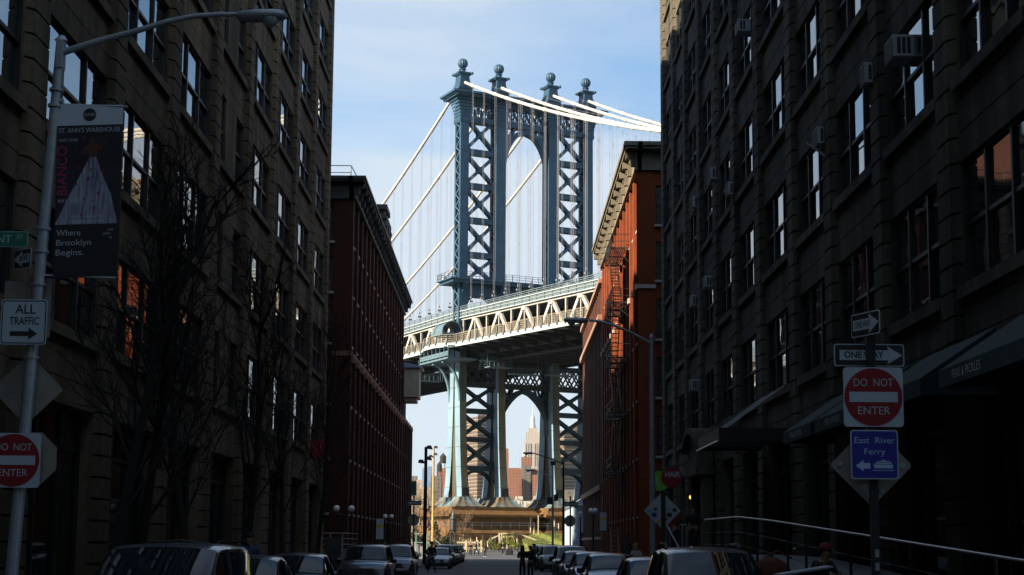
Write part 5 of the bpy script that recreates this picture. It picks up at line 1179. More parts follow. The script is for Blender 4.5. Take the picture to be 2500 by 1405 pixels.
    g = MB()
    for x in (-.1, -.55): g.bar((x, st[4][0] + .05, st[4][2] + .05), (x + .45, st[5][0] - .08, st[5][2] - .09), .012, .02)
    g.build('wipers', M['rubber'], root)
    if rails:
        for sx in (-1, 1):
            g = MB(); x = sx * hw * .66; z = st[8][2] + .075; g.tube([(x, st[7][0] + .5, z - .09), (x, st[7][0] + .68, z), (x, L - .9, z - .01), (x, L - .7, z - .12)], .024, 6); g.build('roof_rail', M['galv'] if col in ('silver', 'white', 'grey') else M['black'], root)
    root.location = loc; root.rotation_euler = (0, 0, rz)
    return root
GL, GR = 'cars parked along the left kerb', 'cars parked along the right kerb'
# y given is the nose
van_ = car((-4.95, 21.0, 0), 'van', 'silver', 'silver minivan, nearest car at the left kerb', GL)
m = MB(); m.tube([(-4.45, 24.3, 1.66), (-4.4, 24.35, 1.72), (-4.1, 24.9, 1.72), (-4.05, 25.0, 1.64)], .022, 6); m.tube([(-4.45, 24.3, 1.66), (-5.0, 24.3, 1.735), (-5.4, 24.3, 1.7)], .018, 6); m.build('roof_rack', M['black'], van_)
car((-5.0, 28.3, 0), 'sedan', 'navy', 'dark blue saloon right behind the silver minivan', GL)
car((-5.0, 36.0, 0), 'sedan', 'navy', 'second low dark saloon between the first saloon and the black four wheel drive', GL)
car((-5.0, 55.8, 0), 'suv', 'black', 'black four wheel drive with roof rails before the left corner crossing', GL, True)
car((-5.0, 71.2, 0), 'suv', 'navy', 'dark four wheel drive last before the left corner crossing', GL, True)
car((-4.45, 107.2, 0), 'sedan', 'silver', 'silver estate fronted car first beyond the crossing on the left', GL)
car((-4.6, 120.5, 0), 'suv', 'navy', 'dark blue four wheel drive second beyond the crossing on the left', GL, True)
for i, (y, c, s_, t) in enumerate(((127.5, 'silver', 'suv', 'silver four wheel drive third beyond the crossing on the left'), (134.0, 'black', 'sedan', 'black saloon fourth beyond the crossing on the left'), (141.0, 'grey', 'suv', 'grey four wheel drive fifth beyond the crossing on the left'), (149, 'black', 'suv', 'black four wheel drive last in the left row'))): car((-4.65, y, 0), s_, c, t, GL)
car((3.30, 23.2, 0), 'suv', 'bronze', 'bronze grey four wheel drive nearest at the right kerb', GR, True)
car((3.35, 31.6, 0), 'sedan', 'grey', 'low grey saloon right behind the near bronze four wheel drive', GR)
car((3.30, 45.4, 0), 'sedan', 'navy', 'dark saloon with wide pale roof, third at the right kerb', GR)
car((3.35, 55.4, 0), 'sedan', 'silver', 'silver saloon fourth at the right kerb', GR)
car((3.35, 65.5, 0), 'sedan', 'black', 'black saloon fifth at the right kerb', GR)
car((3.35, 74.0, 0), 'suv', 'navy', 'navy four wheel drive last before the right corner crossing', GR)
car((3.3, 99.5, 0), 'suv', 'grey', 'grey four wheel drive first beyond the crossing on the right', GR)
car((3.2, 108.5, 0), 'suv', 'bronze', 'bronze car beside the person raising a camera', GR)
car((2.9, 118.5, 0.0), 'suv', 'silver', 'silver white car at the far end of the right row', GR)
car((3.3, 128.0, 0), 'van', 'white', 'white van parked farthest on the right', GR)
car((-9.3, 178, 0.05), 'sedan', 'grey', 'pale saloon crossing behind the far left signs', 'cars at the far street end', rz=R(90))

# ---------------------------------------------------------------- people
SKIN = mat('skin', (0.30, 0.17, 0.11), 0.6); SHOE = mat('dark_shoe', (0.02, 0.02, 0.02), 0.6); PALE = mat('pale_shoe', (0.4, 0.4, 0.4), 0.7)
def cloth(name, c): return mat(name, c, 0.9, var=0.2, scale=12)
CL = {'black': cloth('black_cloth', (0.010, 0.010, 0.012)), 'navy': cloth('navy_cloth', (0.012, 0.016, 0.03)), 'grey': cloth('grey_cloth', (0.07, 0.07, 0.075)), 'olive': cloth('olive_cloth', (0.05, 0.045, 0.025)), 'white': cloth('white_cloth', (0.4, 0.4, 0.42)), 'red': cloth('red_cloth', (0.16, 0.015, 0.02)), 'blue': cloth('blue_cloth', (0.03, 0.06, 0.14)), 'orange': cloth('orange_cloth', (0.09, 0.028, 0.012)), 'hair': cloth('dark_hair', (0.012, 0.009, 0.007)), 'fair': cloth('fair_hair', (0.25, 0.16, 0.06))}
def skinmesh(name, chains, m, parent, sub=1):
    """chains: list of joint lists [(x,y,z,r)...]; chains share joints that coincide"""
    vs = []; rs = []; es = []; idx = {}
    def vid(p):
        k = (round(p[0], 4), round(p[1], 4), round(p[2], 4))
        if k not in idx: idx[k] = len(vs); vs.append(p[:3]); rs.append(p[3])
        return idx[k]
    for c in chains:
        for a, b in zip(c, c[1:]): es.append((vid(a), vid(b)))
    me = bpy.data.meshes.new(name); me.from_pydata(vs, es, []); me.materials.append(m); me.update()
    o = bpy.data.objects.new(name, me); COL.objects.link(o)
    md = o.modifiers.new('skin', 'SKIN'); md.use_smooth_shade = True
    if not me.skin_vertices: bm = bmesh.new(); bm.from_mesh(me); bm.verts.layers.skin.verify(); bm.to_mesh(me); bm.free()
    sv = me.skin_vertices[0].data
    for i, r in enumerate(rs): sv[i].radius = (r, r)
    sv[0].use_root = True
    if sub: sd = o.modifiers.new('sub', 'SUBSURF'); sd.levels = sub; sd.render_levels = sub
    put(o, parent); return o
def person(loc, label, rz=0.0, h=1.75, top='black', legs='black', hair='hair', stride=0.0, arms='down', coat=False, long_hair=False, shoe=None, hat=None, bend=0.0, group=None, slim=1.0):
    e = empty('person', (0, 0, 0), label, 'person', group); k = h / 1.75
    S_ = lambda x, y, z, r: (x * k, y * k, z * k, r * k)
    hipz = 0.92 - 0.05 * abs(stride); yb = -bend
    P_ = S_(0, 0, hipz, .125 * slim); W_ = S_(0, yb * .25, 1.08 - bend * .05, .118 * slim); C_ = S_(0, yb * .7, 1.28 - bend * .15, .135 * slim); N_ = S_(0, yb * 1.0 + .01, 1.47 - bend * .3, .055); Hn = S_(0, yb * 1.1 - .01, 1.56 - bend * .34, .072); Hd = S_(0, yb * 1.15 - .005, 1.66 - bend * .38, .098); Ht = S_(0, yb * 1.18, 1.735 - bend * .4, .055)
    chains = [[P_, W_, C_, N_, Hn, Hd, Ht], [Hn, S_(0, yb * 1.15 - .105, 1.615 - bend * .37, .018)]]; tch = [[P_, W_, C_, S_(0, yb * .95 + .008, 1.41 - bend * .27, .085)]]; lch = [[S_(0, 0, hipz + .04, .128 * slim), P_]]
    hands = []
    for sx in (-1, 1):
        st = stride * sx
        hip = S_(sx * .09, 0, hipz - .06, .088 * slim); kn = S_(sx * .10, -.20 * st - .02 * abs(st), .49, .062 * slim); an = S_(sx * .10, -.36 * st, .09 + (.06 if st < 0 else 0), .042); toe = S_(sx * .115, -.36 * st - .14, .04, .038)
        chains.append([P_, hip, kn, an, toe]); lch.append([P_, (hip[0], hip[1], hip[2], hip[3] + .012), (kn[0], kn[1], kn[2], kn[3] + .015), (an[0], an[1], an[2] - .01, an[3] + .022)])
        sh = S_(sx * .185 * slim, yb * .85, 1.40 - bend * .24, .062)
        if arms == 'down' or (arms == 'one' and sx < 0): el = S_(sx * .245, yb * .7 + .03 + .12 * st, 1.12 - bend * .2, .046); wr = S_(sx * .255, yb * .7 - .05 + .22 * st, .88 - bend * .22, .033)
        elif arms == 'camera': el = S_(sx * .26, yb - .20, 1.25, .046); wr = S_(sx * .10, yb - .30, 1.58, .033)
        elif arms == 'pocket': el = S_(sx * .29, yb * .7 + .08, 1.12, .046); wr = S_(sx * .19, yb * .6 - .06, .93, .033)
        else: el = S_(sx * .26, yb * .7 - .12, 1.12, .046); wr = S_(sx * .16, yb * .7 - .28, 1.14, .033)
        chains.append([C_, sh, el, wr]); tch.append([C_, (sh[0], sh[1], sh[2], sh[3] + .014), (el[0], el[1], el[2], el[3] + .016), (wr[0], wr[1], wr[2], wr[3] + .016)])
        d = (Vector(wr[:3]) - Vector(el[:3])).normalized(); a = Vector((1, 0, 0)) if abs(d.x) < .8 else Vector((0, 1, 0)); sd = d.cross(Vector((sx, 0, 0)))
        if sd.length < .1: sd = Vector((0, 1, 0))
        sd.normalize(); pal = Vector(wr[:3]) + d * .05 * k; chains.append([wr, (*pal, .030 * k)]); kn_ = pal + d * .035 * k
        for j, fl in enumerate((.062, .075, .07, .052)):
            b0 = kn_ + sd * (.026 - .0175 * j) * k; b1 = b0 + d * fl * .5 * k; b2 = b1 + (d * .7 - Vector((sx, 0, 0)) * .6) * fl * .5 * k; chains.append([(*pal, .030 * k), (*b0, .0095 * k), (*b1, .009 * k), (*b2, .008 * k)])
        t0 = pal + sd * .03 * k; t1 = t0 + (d * .5 + sd * .7) * .035 * k; chains.append([(*pal, .030 * k), (*t1, .010 * k), (*(t1 + d * .028 * k), .009 * k)])
    skinmesh('body', chains, SKIN, e)
    if coat: tch.append([P_, S_(0, 0, .72, .155 * slim), S_(0, 0, .62, .16 * slim)])
    tch = [[(a, b, c, r + (.018 if abs(a) < 1e-5 else 0)) for a, b, c, r in ch] for ch in tch]
    skinmesh('jacket', tch, CL[top], e); skinmesh('trousers', [[(a, b, c, r + (.006 if abs(a) < 1e-5 else 0)) for a, b, c, r in ch] for ch in lch], CL[legs], e)
    hm = MB(); hx, hy, hz_ = Hd[0], Hd[1], Hd[2]
    pr = [(0.10, -.02), (.112, .02), (.108, .06), (.085, .095), (.045, .115), (.004, .12)]
    if long_hair: pr = [(0.11, -.26), (.125, -.15)] + pr
    hm.lathe([(r * k, z * k) for r, z in pr], (hx, hy + .022 * k, hz_), 12); hm.build('hair', CL[hair], e, smooth=True)
    if hat: hm = MB(); hm.lathe([(.118 * k, .03 * k), (.12 * k, .07 * k), (.09 * k, .125 * k), (.02 * k, .145 * k)], (hx, hy + .01, hz_), 12); hm.box(hx - .07 * k, hx + .07 * k, hy - .2 * k, hy - .05 * k, hz_ + .03 * k, hz_ + .045 * k); hm.build('cap', CL[hat], e)
    fm = MB()
    for sx in (-1, 1): fm.ball((hx + sx * .034 * k, hy - .094 * k, hz_ + .0 * k), .013 * k, 6, 4)
    fm.box(hx - .025 * k, hx + .025 * k, hy - .096 * k, hy - .08 * k, hz_ - .068 * k, hz_ - .06 * k); fm.build('eyes_and_mouth', CL['hair'], e)
    for sx in (-1, 1):
        st = stride * sx; sm = MB(); y0 = -.36 * st; z0 = .06 if st < 0 else 0
        sm.lathe([(.05, 0), (.055, .03), (.05, .075), (.03, .10)], (sx * .105 * k, (y0 - .045) * k, z0 * k), 10, .85, 2.4); sm.build('shoe', shoe or SHOE, e, smooth=True)
    e.location = loc; e.rotation_euler = (0, 0, rz)
    return e
person((1.0, 80, 0.0), 'person in long dark coat with bushy hair, left one of the street couple', R(175), 1.64, 'black', 'black', arms='front', coat=True, long_hair=True)
person((1.42, 80.4, 0.0), 'person in dark jacket seen from behind, right one of the street couple', R(180), 1.62, 'black', 'black', arms='one')
person((-4.33, 95.2, 0.0), 'person in a dark jacket striding past the silver car on the left', R(25), 1.84, 'black', 'navy', stride=0.75, arms='pocket')
person((-4.2, 203, gz(203)), 'person in dark clothes beside the last left parked cars', R(20), 1.72, 'black', 'black', arms='down', coat=True)
person((-3.5, 207, gz(207)), 'person walking with wide legs at the sunlit end of the street', R(60), 1.72, 'grey', 'navy', stride=0.9, arms='down')
person((-2.2, 192, gz(192)), 'person in short dark coat with pale shoes in the middle of the street end', R(0), 1.74, 'black', 'black', stride=0.25, coat=True, long_hair=True, shoe=PALE)
person((0.02, 208, gz(208)), 'person standing alone in dark clothes near the shrubs', R(170), 1.85, 'black', 'black', stride=0.2, arms='front', shoe=PALE)
person((2.05, 103, 0.0), 'person raising a camera beside the parked cars on the right', R(150), 1.75, 'olive', 'black', arms='camera')
person((6.75, 61.0, 1.47), 'person in a dark red top on the raised right pavement', R(30), 1.72, 'red', 'black', arms='down'); person((7.35, 60.4, 1.47), 'person in black standing beside the dark red top on the right pavement', R(-20), 1.76, 'black', 'black', arms='pocket')
person((-8.6, 80.5, 0.14), 'person in an olive jacket on the left pavement by the stair railing', R(10), 1.72, 'olive', 'black', arms='pocket'); person((-9.0, 81.6, 0.14), 'person in black with a pale cap on the left pavement by the stair railing', R(0), 1.75, 'black', 'black', arms='down', hat='grey')
person((-6.55, 40.5, 0.14), 'person in a blue jacket behind the roof of the silver minivan', R(5), 1.8, 'blue', 'black', arms='down')
person((5.35, 26.8, 0.14), 'person in a cap bending over a box by the right ramp', R(35), 1.66, 'navy', 'navy', arms='front', bend=0.22, hat='red')
person((5.6, 66, 0.14), 'fair haired person in a white shirt on the right pavement', R(20), 1.62, 'white', 'navy', hair='fair', arms='one', long_hair=True)
person((3.6, 272, 1.5), 'tiny person in blue on the path before the stone pier', R(0), 1.7, 'blue', 'navy'); person((10.0, 274, 1.6), 'tiny person in orange on the path before the stone pier', R(70), 1.7, 'orange', 'grey', stride=.6)
# the planter box and street furniture near them
e = empty('planter_box', (0.85, 210, gz(210)), 'low dark planter box lying in the street end', 'planter'); m = MB(); m.cbox((0.85, 210, gz(210) + .33), (1.0, .6, .62)); m.build('box', M['black'], e, bevel=.04); m = MB(); m.cbox((0.85, 210, gz(210) + .66), (.9, .5, .06)); m.build('soil', M['bark'], e)
e = empty('box_stand', (5.0, 25.6, .14), 'slanted dark newspaper stand in front of the bending person', 'stand'); m = MB(); m.hexa([(4.55, 25.4, .2), (5.3, 25.4, .2), (5.3, 26, .2), (4.55, 26, .2)], [(4.55, 25.4, 1.2), (5.3, 25.4, 1.33), (5.3, 26, 1.33), (4.55, 26, 1.2)]); m.build('cabinet', M['black'], e, bevel=.02); m = MB(); m.hexa([(4.5, 25.35, 1.22), (5.35, 25.35, 1.36), (5.35, 26.05, 1.36), (4.5, 26.05, 1.22)], [(4.5, 25.35, 1.25), (5.35, 25.35, 1.39), (5.35, 26.05, 1.39), (4.5, 26.05, 1.25)]); m.build('lid', M['galv'], e); m = MB(); m.box(4.75, 5.1, 25.385, 25.397, .6, 1.0); m.build('poster', M['galv'], e)
e = empty('shoulder_bag', (4.75, 27.2, .14), 'orange brown bag hanging beside the bending person', 'bag'); m = MB(); m.lathe([(.05, 1.0), (.24, 1.06), (.3, 1.22), (.26, 1.42), (.1, 1.52)], (4.62, 27.0, 0), 12, 1, .7); m.build('bag', CL['orange'], e, smooth=True); m = MB(); m.tube([(4.5, 27.0, 1.5), (4.75, 27.05, 1.62), (5.0, 27.1, 1.5)], .02, 6); m.build('strap', CL['orange'], e)
e = empty('hydrant', (-6.4, 18.4, .14), 'short black bollard on the left pavement corner', 'bollard'); m = MB(); m.lathe([(.12, 0), (.09, .08), (.08, .8), (.1, .84), (.05, .95)], (-6.4, 18.4, .14), 12); m.build('post', M['black'], e)
e = empty('sandwich_board', (-8.3, 76.5, .14), 'black sandwich board with a letter P by the left railing', 'board'); m = MB(); m.hexa([(-8.7, 76.3, .14), (-7.9, 76.3, .14), (-7.9, 76.4, .14), (-8.7, 76.4, .14)], [(-8.7, 76.5, 2.0), (-7.9, 76.5, 2.0), (-7.9, 76.55, 2.0), (-8.7, 76.55, 2.0)]); m.build('panel', M['black'], e); m = MB(); text_on(m, 'P', .4, (-8.2, 76.36, 1.5), (1, 0, 0), (0, 0.1, 1)); m.build('lettering', M['blue'], e)
e = empty('parasol', (6.3, 79, .14), 'closed pale green parasol on the right pavement', 'parasol'); m = MB(); m.lathe([(.04, .9), (.3, 1.0), (.26, 1.3), (.1, 1.9), (.02, 2.3)], (6.3, 79, .14), 9, rib=.2); m.build('canopy', M['awning'], e); m = MB(); m.tube([(6.3, 79, .14), (6.3, 79, 1.1)], .03, 6); m.build('pole', M['galv'], e)
e = empty('ladder', (7.5, 103, .2), 'pale folding ladder leaning open by the right brick warehouse', 'ladder'); m = MB()
for x in (7.2, 7.7): m.bar((x, 103, .15), (x - .1, 103.5, 2.9), .04, .06); m.bar((x - .05, 104.2, .15), (x - .1, 103.5, 2.9), .03, .03)
for i in range(8): m.bar((7.15, 103.05 + i * .06, .4 + i * .32), (7.65, 103.05 + i * .06, .4 + i * .32), .03, .03)
m.build('frame', M['signback'], e)
# ---------------------------------------------------------------- trees and the park
def bare_tree(x, y, z, h, label, seed, tr=0.13, spread=0.42, levels=4, mt='bark', group=None, first=0.24, twig=0.006, cat='tree', nb=(26, 9, 5)):
    random.seed(seed); e = empty('bare_tree', (x, y, z), label, cat, group); t = MB(); c = MB()
    def limb(mb, p, d, L, r, lev, up=0.25):
        n = 5 if lev < 2 else 3; pts = [p.copy()]; q = p.copy(); dd = d.copy(); rs = [r]
        for i in range(n):
            dd = (dd + Vector((random.uniform(-1, 1), random.uniform(-1, 1), random.uniform(-.3, 1) * up)) * (0.13 if lev < 2 else 0.34)).normalized(); q = q + dd * (L / n); pts.append(q.copy()); rs.append(max(r * (1 - .75 * (i + 1) / n), twig * .7))
        (t if lev < 1 else c).tube(pts, rs, 7 if lev == 0 else (4 if lev == 1 else 3), cap=False)
        return pts
    tp = limb(t, Vector((x, y, z)), Vector((random.uniform(-.03, .03), random.uniform(-.03, .03), 1)), h * .86, tr, 0)
    def along(pts, f):
        s = f * (len(pts) - 1); i = min(int(s), len(pts) - 2); return pts[i].lerp(pts[i + 1], s - i), (pts[i + 1] - pts[i]).normalized()
    def grow(pts, L, r, lev, n, f0):
        for i in range(n):
            f = f0 + (1 - f0) * (i + random.random()) / n; p, d = along(pts, min(f, .98)); a = random.uniform(0, 2 * math.pi)
            s = d.orthogonal().normalized(); s = Matrix.Rotation(a, 3, d) @ s
            nd = (d * (0.8 if lev == 1 else .7) + s * random.uniform(.55, 1.0) * (spread * 2) + Vector((0, 0, .15))).normalized()
            l = L * (1.1 - .55 * f) * random.uniform(.7, 1.15); q = limb(c, p, nd, l, r * (1.1 - .5 * f), lev)
            if lev < levels - 1: grow(q, l * .55, r * .5, lev + 1, nb[lev], .15)
    grow(tp, h * .38, tr * .32, 1, nb[0], first)
    t.build('trunk', M[mt], e, smooth=True); c.build('crown', M[mt], e)
    return e
tl = ['large bare tree nearest on the left pavement behind the street lamp', 'second bare tree close behind the nearest one', 'third bare tree along the left pavement', 'fourth bare tree along the left pavement', 'fifth bare tree along the left pavement', 'bare tree farthest along the left warehouse near the red sign panel']
for i, (x, y, h, tr) in enumerate(((-7.1, 28, 9.6, .13), (-6.85, 29.6, 9.0, .12), (-7.0, 35, 9.1, .12), (-7.1, 42.5, 9.8, .12), (-7.05, 50.5, 9.6, .11), (-7.3, 61, 10.2, .11))): bare_tree(x, y, .14, h, tl[i], 20 + i, tr, group='bare trees along the left pavement', nb=(16, 9, 5), spread=.30, twig=.0042)
# park beyond the street end: lawn mound, shrubs, fence posts, railings
m = MB(); nx, ny = 28, 10
def mz(x, y): u = (x - 3.5) / 30; v = (y - 228) / 50; return gz(y) - .02 + 2.3 * max(0, min(1, v * 1.6)) * (1 - .35 * math.exp(-((x - 26) / 9) ** 2) - .9 * math.exp(-((x - 1.5) / 2.2) ** 2)) 
gv = [[(3.2 + 32 * i / nx, 228 + 50 * j / ny, mz(3.2 + 32 * i / nx, 228 + 50 * j / ny)) for i in range(nx + 1)] for j in range(ny + 1)]
for j in range(ny):
    for i in range(nx): m.face([gv[j][i], gv[j][i + 1], gv[j + 1][i + 1], gv[j + 1][i]])
lw = m.build('lawn', mat('lawn_green', (0.12, 0.15, 0.012), 0.95, var=0.35, scale=1.5, dirt=(0.13, 0.115, 0.02)), smooth=True); lw['kind'] = 'structure'
random.seed(11); gm = MB()
for i in range(5200):
    x, y = random.uniform(3.3, 35), random.uniform(228.2, 277); z = mz(x, y); a = random.uniform(0, 3.14); hgt = random.uniform(.08, .22) * (1 + 2.2 * max(0, (240 - y) / 12)); w_ = .05
    gm.face([(x - w_ * math.cos(a), y - w_ * math.sin(a), z), (x + w_ * math.cos(a), y + w_ * math.sin(a), z), (x + random.uniform(-.06, .06), y, z + hgt)])
gr = gm.build('grass', mat('grass_blade', (0.13, 0.155, 0.015), 0.9, var=0.45, scale=.8, dirt=(0.15, 0.10, 0.035))); gr['kind'] = 'stuff'; tag(gr, 'green and straw coloured grass on the mound at the street end', 'grass')
LEAF = {'lime': mat('lime_leaf', (0.11, 0.115, 0.012), 0.8, var=0.5, scale=3), 'dark': mat('dark_conifer', (0.015, 0.025, 0.010), 0.9, var=0.5, scale=3), 'dry': mat('dry_grass', (0.16, 0.11, 0.05), 0.9, var=0.3, scale=2), 'brownleaf': mat('winter_twig', (0.13, 0.085, 0.05), 0.95, var=0.3, scale=2)}
def shrub(x, y, z, w, h, key, label, seed, n=700, sz=.10, name='shrub', cat='shrub', cone=False, group=None):
    random.seed(seed); e = empty(name, (x, y, z), label, cat, group); f = MB(); st = MB()
    lobes = [(random.uniform(-.6, .6) * w / 2, random.uniform(-.5, .5) * w / 2, random.uniform(.3, .75) * h, random.uniform(.3, .5)) for _ in range(9)]
    for i in range(n):
        if cone: q = random.random() ** .7; zz = h * (1 - q) * .97; r = w / 2 * (q * .95 + .05) * random.uniform(.5, 1.05) * (1 + .25 * math.sin(zz * 9)); a = random.uniform(0, 6.28); p = Vector((x + r * math.cos(a), y + r * math.sin(a), z + zz + .1))
        else:
            lb_ = random.choice(lobes); v = Vector((random.gauss(0, 1), random.gauss(0, 1), random.gauss(0, 1))).normalized() * random.uniform(.55, 1.08) * lb_[3]; p = Vector((x + lb_[0] + v.x * w / 2, y + lb_[1] + v.y * w / 2, max(z + .03, z + lb_[2] + v.z * h * .55)))
        a = Vector((random.uniform(-1, 1), random.uniform(-1, 1), random.uniform(-1, 1))).normalized() * sz * random.uniform(.5, 1.3); b = a.orthogonal().normalized() * sz * .6
        f.face([p - a, p - b, p + a, p + b])
    for i in range(7): l = random.choice(lobes); st.tube([(x + random.uniform(-.1, .1), y, z - .02), (x + l[0] * .6, y + l[1] * .6, z + h * .6)], .025, 4)
    f.build('foliage', LEAF[key], e); st.build('stems', M['bark'], e); return e
for i, (x, y, w, h, t) in enumerate(((-2.4, 226, 2.6, 1.9, 'yellow green shrub left of the lone standing person'), (-0.6, 229, 2.4, 1.6, 'yellow green shrub behind the lone standing person'), (0.9, 233, 2.6, 3.0, 'tallest yellow green shrub before the white steps'), (2.1, 227, 2.4, 1.8, 'yellow green shrub right of the lone standing person'), (4.3, 212, 2.2, 1.5, 'yellow green shrub at the near edge of the lawn'), (5.6, 210, 1.8, 1.3, 'low yellow green shrub beside the silver car end of the lawn'), (9.0, 214, 1.5, 1.5, 'small green shrub behind the sunlit pole'))): shrub(x, y, gz(y), w, h, 'lime', t, 40 + i, group='shrubs at the street end')
for i, (x, y, w, h, t) in enumerate(((-9.2, 214, 3.0, 4.4, 'dark conical evergreen left of the lantern post'), (-11.6, 215, 2.6, 3.0, 'dark rounded evergreen beside the stair rail'), (-13.2, 218, 3.4, 3.8, 'dark bushy evergreen behind the far left post'), (-7.4, 212, 2.4, 2.6, 'dark low evergreen at the foot of the lantern post'))): shrub(x, y, gz(y), w, h, 'dark', t, 60 + i, 1100, .12, 'evergreen_bush', 'evergreen', cone=(i == 0), group='evergreens by the stair rail')
M['park_twig'] = LEAF['brownleaf']
for i, (x, y, h, t) in enumerate(((-6.0, 236, 6.4, 'small bare reddish tree right of the lantern post'), (-11.5, 250, 10.0, 'bare pale tree left of the stone pier'), (-14.5, 262, 11.5, 'bare pale tree between the poles and the pier'), (-17.5, 246, 10.5, 'bare pale tree beside the far left signs'), (-9.4, 268, 9.0, 'bare pale tree touching the left end of the stone pier'), (-12.8, 238, 9.0, 'thin bare tree behind the evergreens'))): bare_tree(x, y, gz(y), h, t, 80 + i, .09, .5, 4, 'park_twig', 'bare trees beside the stone pier', .12, .012, nb=(22, 8, 4))
random.seed(31); dg = MB()
for i in range(2600):
    x, y = random.uniform(-19, -4.4), random.uniform(226, 262); z = gz(y); a = random.uniform(0, 3.14); hh = random.uniform(.5, 1.9); w_ = .05
    dg.face([(x - w_ * math.cos(a), y - w_ * math.sin(a), z), (x + w_ * math.cos(a), y + w_ * math.sin(a), z), (x + random.uniform(-.4, .4), y + random.uniform(-.2, .2), z + hh)])
d_ = dg.build('dry_undergrowth', LEAF['dry']); d_['kind'] = 'stuff'; tag(d_, 'straw coloured dry winter undergrowth left of the stone pier', 'undergrowth')
M['post_white'] = mat('pale_timber', (0.34, 0.29, 0.20), 0.8, var=0.2, scale=3)
random.seed(2); k = 0
for (x, y, h) in [(-6.9 + i * .95 + random.uniform(-.2, .2), 238 + random.uniform(-3, 6), random.uniform(1.7, 2.3)) for i in range(9)] + [(-7 + i * 1.6, 226 + random.uniform(-1.5, 1.5), 1.5) for i in range(4)] + [(4.6, 262, 2.9), (5.2, 262, 1.9), (5.9, 262, 3.0), (8.6, 262, 2.4), (9.3, 262, 1.8), (10.1, 262, 2.6), (10.6, 262, 2.0), (11.0, 262, 2.3), (13.6, 262, 2.1), (16.6, 262, 1.8)]:
    mb = MB(); z = max(gz(y), mz(x, y) if x > 3.2 and 228 < y < 278 else 0); mb.lathe([(.10, -.1), (.10, h - .05), (.06, h)], (x, y, z), 8); o = mb.build('fence_post', M['post_white']); tag(o, ('short pale timber post among the shrubs left of the white steps', 'pale timber post standing on the lawn edge before the stone pier')[1 if x > 3 else 0], 'post', ('posts left of the white steps', 'posts on the lawn edge')[1 if x > 3 else 0])
e = empty('park_gate', (-6, 222, gz(222)), 'low white timber gate beside the far left parked cars', 'gate'); mb = MB()
for x in (-6.9, -5.2, -3.6, -3.1): mb.box(x - .11, x + .11, 221.9, 222.1, gz(222) - .05, gz(222) + 1.7)
for z in (.6, 1.35): mb.bar((-6.9, 222, gz(222) + z), (-3.1, 222, gz(222) + z), .1, .2)
mb.build('frame', M['post_white'], e)
e = empty('steps_rail', (1.7, 245, 1.1), 'white handrail and landing of the park steps behind the shrubs', 'handrail'); mb = MB()
for p, q in (((-2.2, 245, 2.5), (-.6, 245, 3.1)), ((-.6, 245, 3.4), (2.2, 245, 3.5)), ((2.2, 245, 3.5), (6.6, 245, 1.9)), ((-.4, 245, 2.9), (2.0, 245, 2.95))): mb.bar(p, q, .16, .2)
for x, zt in ((-2.2, 2.5), (-.6, 3.5), (-.2, 3.5), (1.6, 3.5), (2.2, 3.6), (6.5, 1.9), (6.9, 1.9)): mb.box(x - .13, x + .13, 244.9, 245.1, .9, zt)
mb.bar((4.8, 243, 1.95), (7.0, 243, 1.95), .14, .18); mb.build('rail', M['post_white'], e)
e = empty('lantern_post', (-6.55, 205, gz(205)), 'slender dark lantern post with tall peaked lantern on four legs', 'lantern post'); mb = MB()
for a in (-.32, .32):
    for b in (-.32, .32): mb.bar((-6.55 + a, 205 + b, 0.1), (-6.55 + a * .8, 205 + b * .8, 3.4), .1, .1)
for z in (1.0, 1.9, 2.8): mb.cbox((-6.55, 205, z), (.68, .68, .08))
mb.build('legs', M['black'], e); mb = MB(); mb.lathe([(.55, 3.35), (.6, 3.5), (.42, 3.6), (.45, 4.9), (.52, 5.0), (.25, 5.5), (.1, 5.9), (.05, 6.3)], (-6.55, 205, 0), 8); mb.build('lantern', M['black'], e)
e = empty('park_stair_rail', (-10, 200, 0.2), 'pale green metal stair rail going down beside the evergreens', 'handrail'); mb = MB()
pts = [(-13.2, 200, 4.6), (-11.3, 200, 3.0), (-9.6, 200, 2.95), (-7.9, 200, 1.6)]
for d in (0, -1.1): mb.tube([(x, y, z + d) for x, y, z in pts], .05, 6)
for x, z in ((-13.2, 4.6), (-11.1, 3.0), (-9.7, 2.95), (-7.95, 1.6)): mb.tube([(x, 200, .1), (x, 200, z)], .05, 6)
mb.build('rail', mat('verdigris_rail', (.16, .26, .24), .5), e); e2 = empty('stair', (-11, 201, .1), 'concrete steps under the green stair rail', 'stair'); mb = MB()
for i in range(9): mb.box(-13.6 + i * .6, -13.0 + i * .6, 200.2, 202.6, 0.05, 2.9 - i * .3)
mb.build('steps', M['sidewalk'], e2)
for (x, y, t) in ((-7.6, 203, 'dark blue bin by the stair rail'), (6.9, 148, 'dark blue bin at the foot of the far right lamp')): mb = MB(); mb.lathe([(.3, 0), (.36, .9), (.38, .95), (.2, 1.1)], (x, y, .14), 12); o = mb.build('litter_bin', M['blue']); tag(o, t, 'bin')
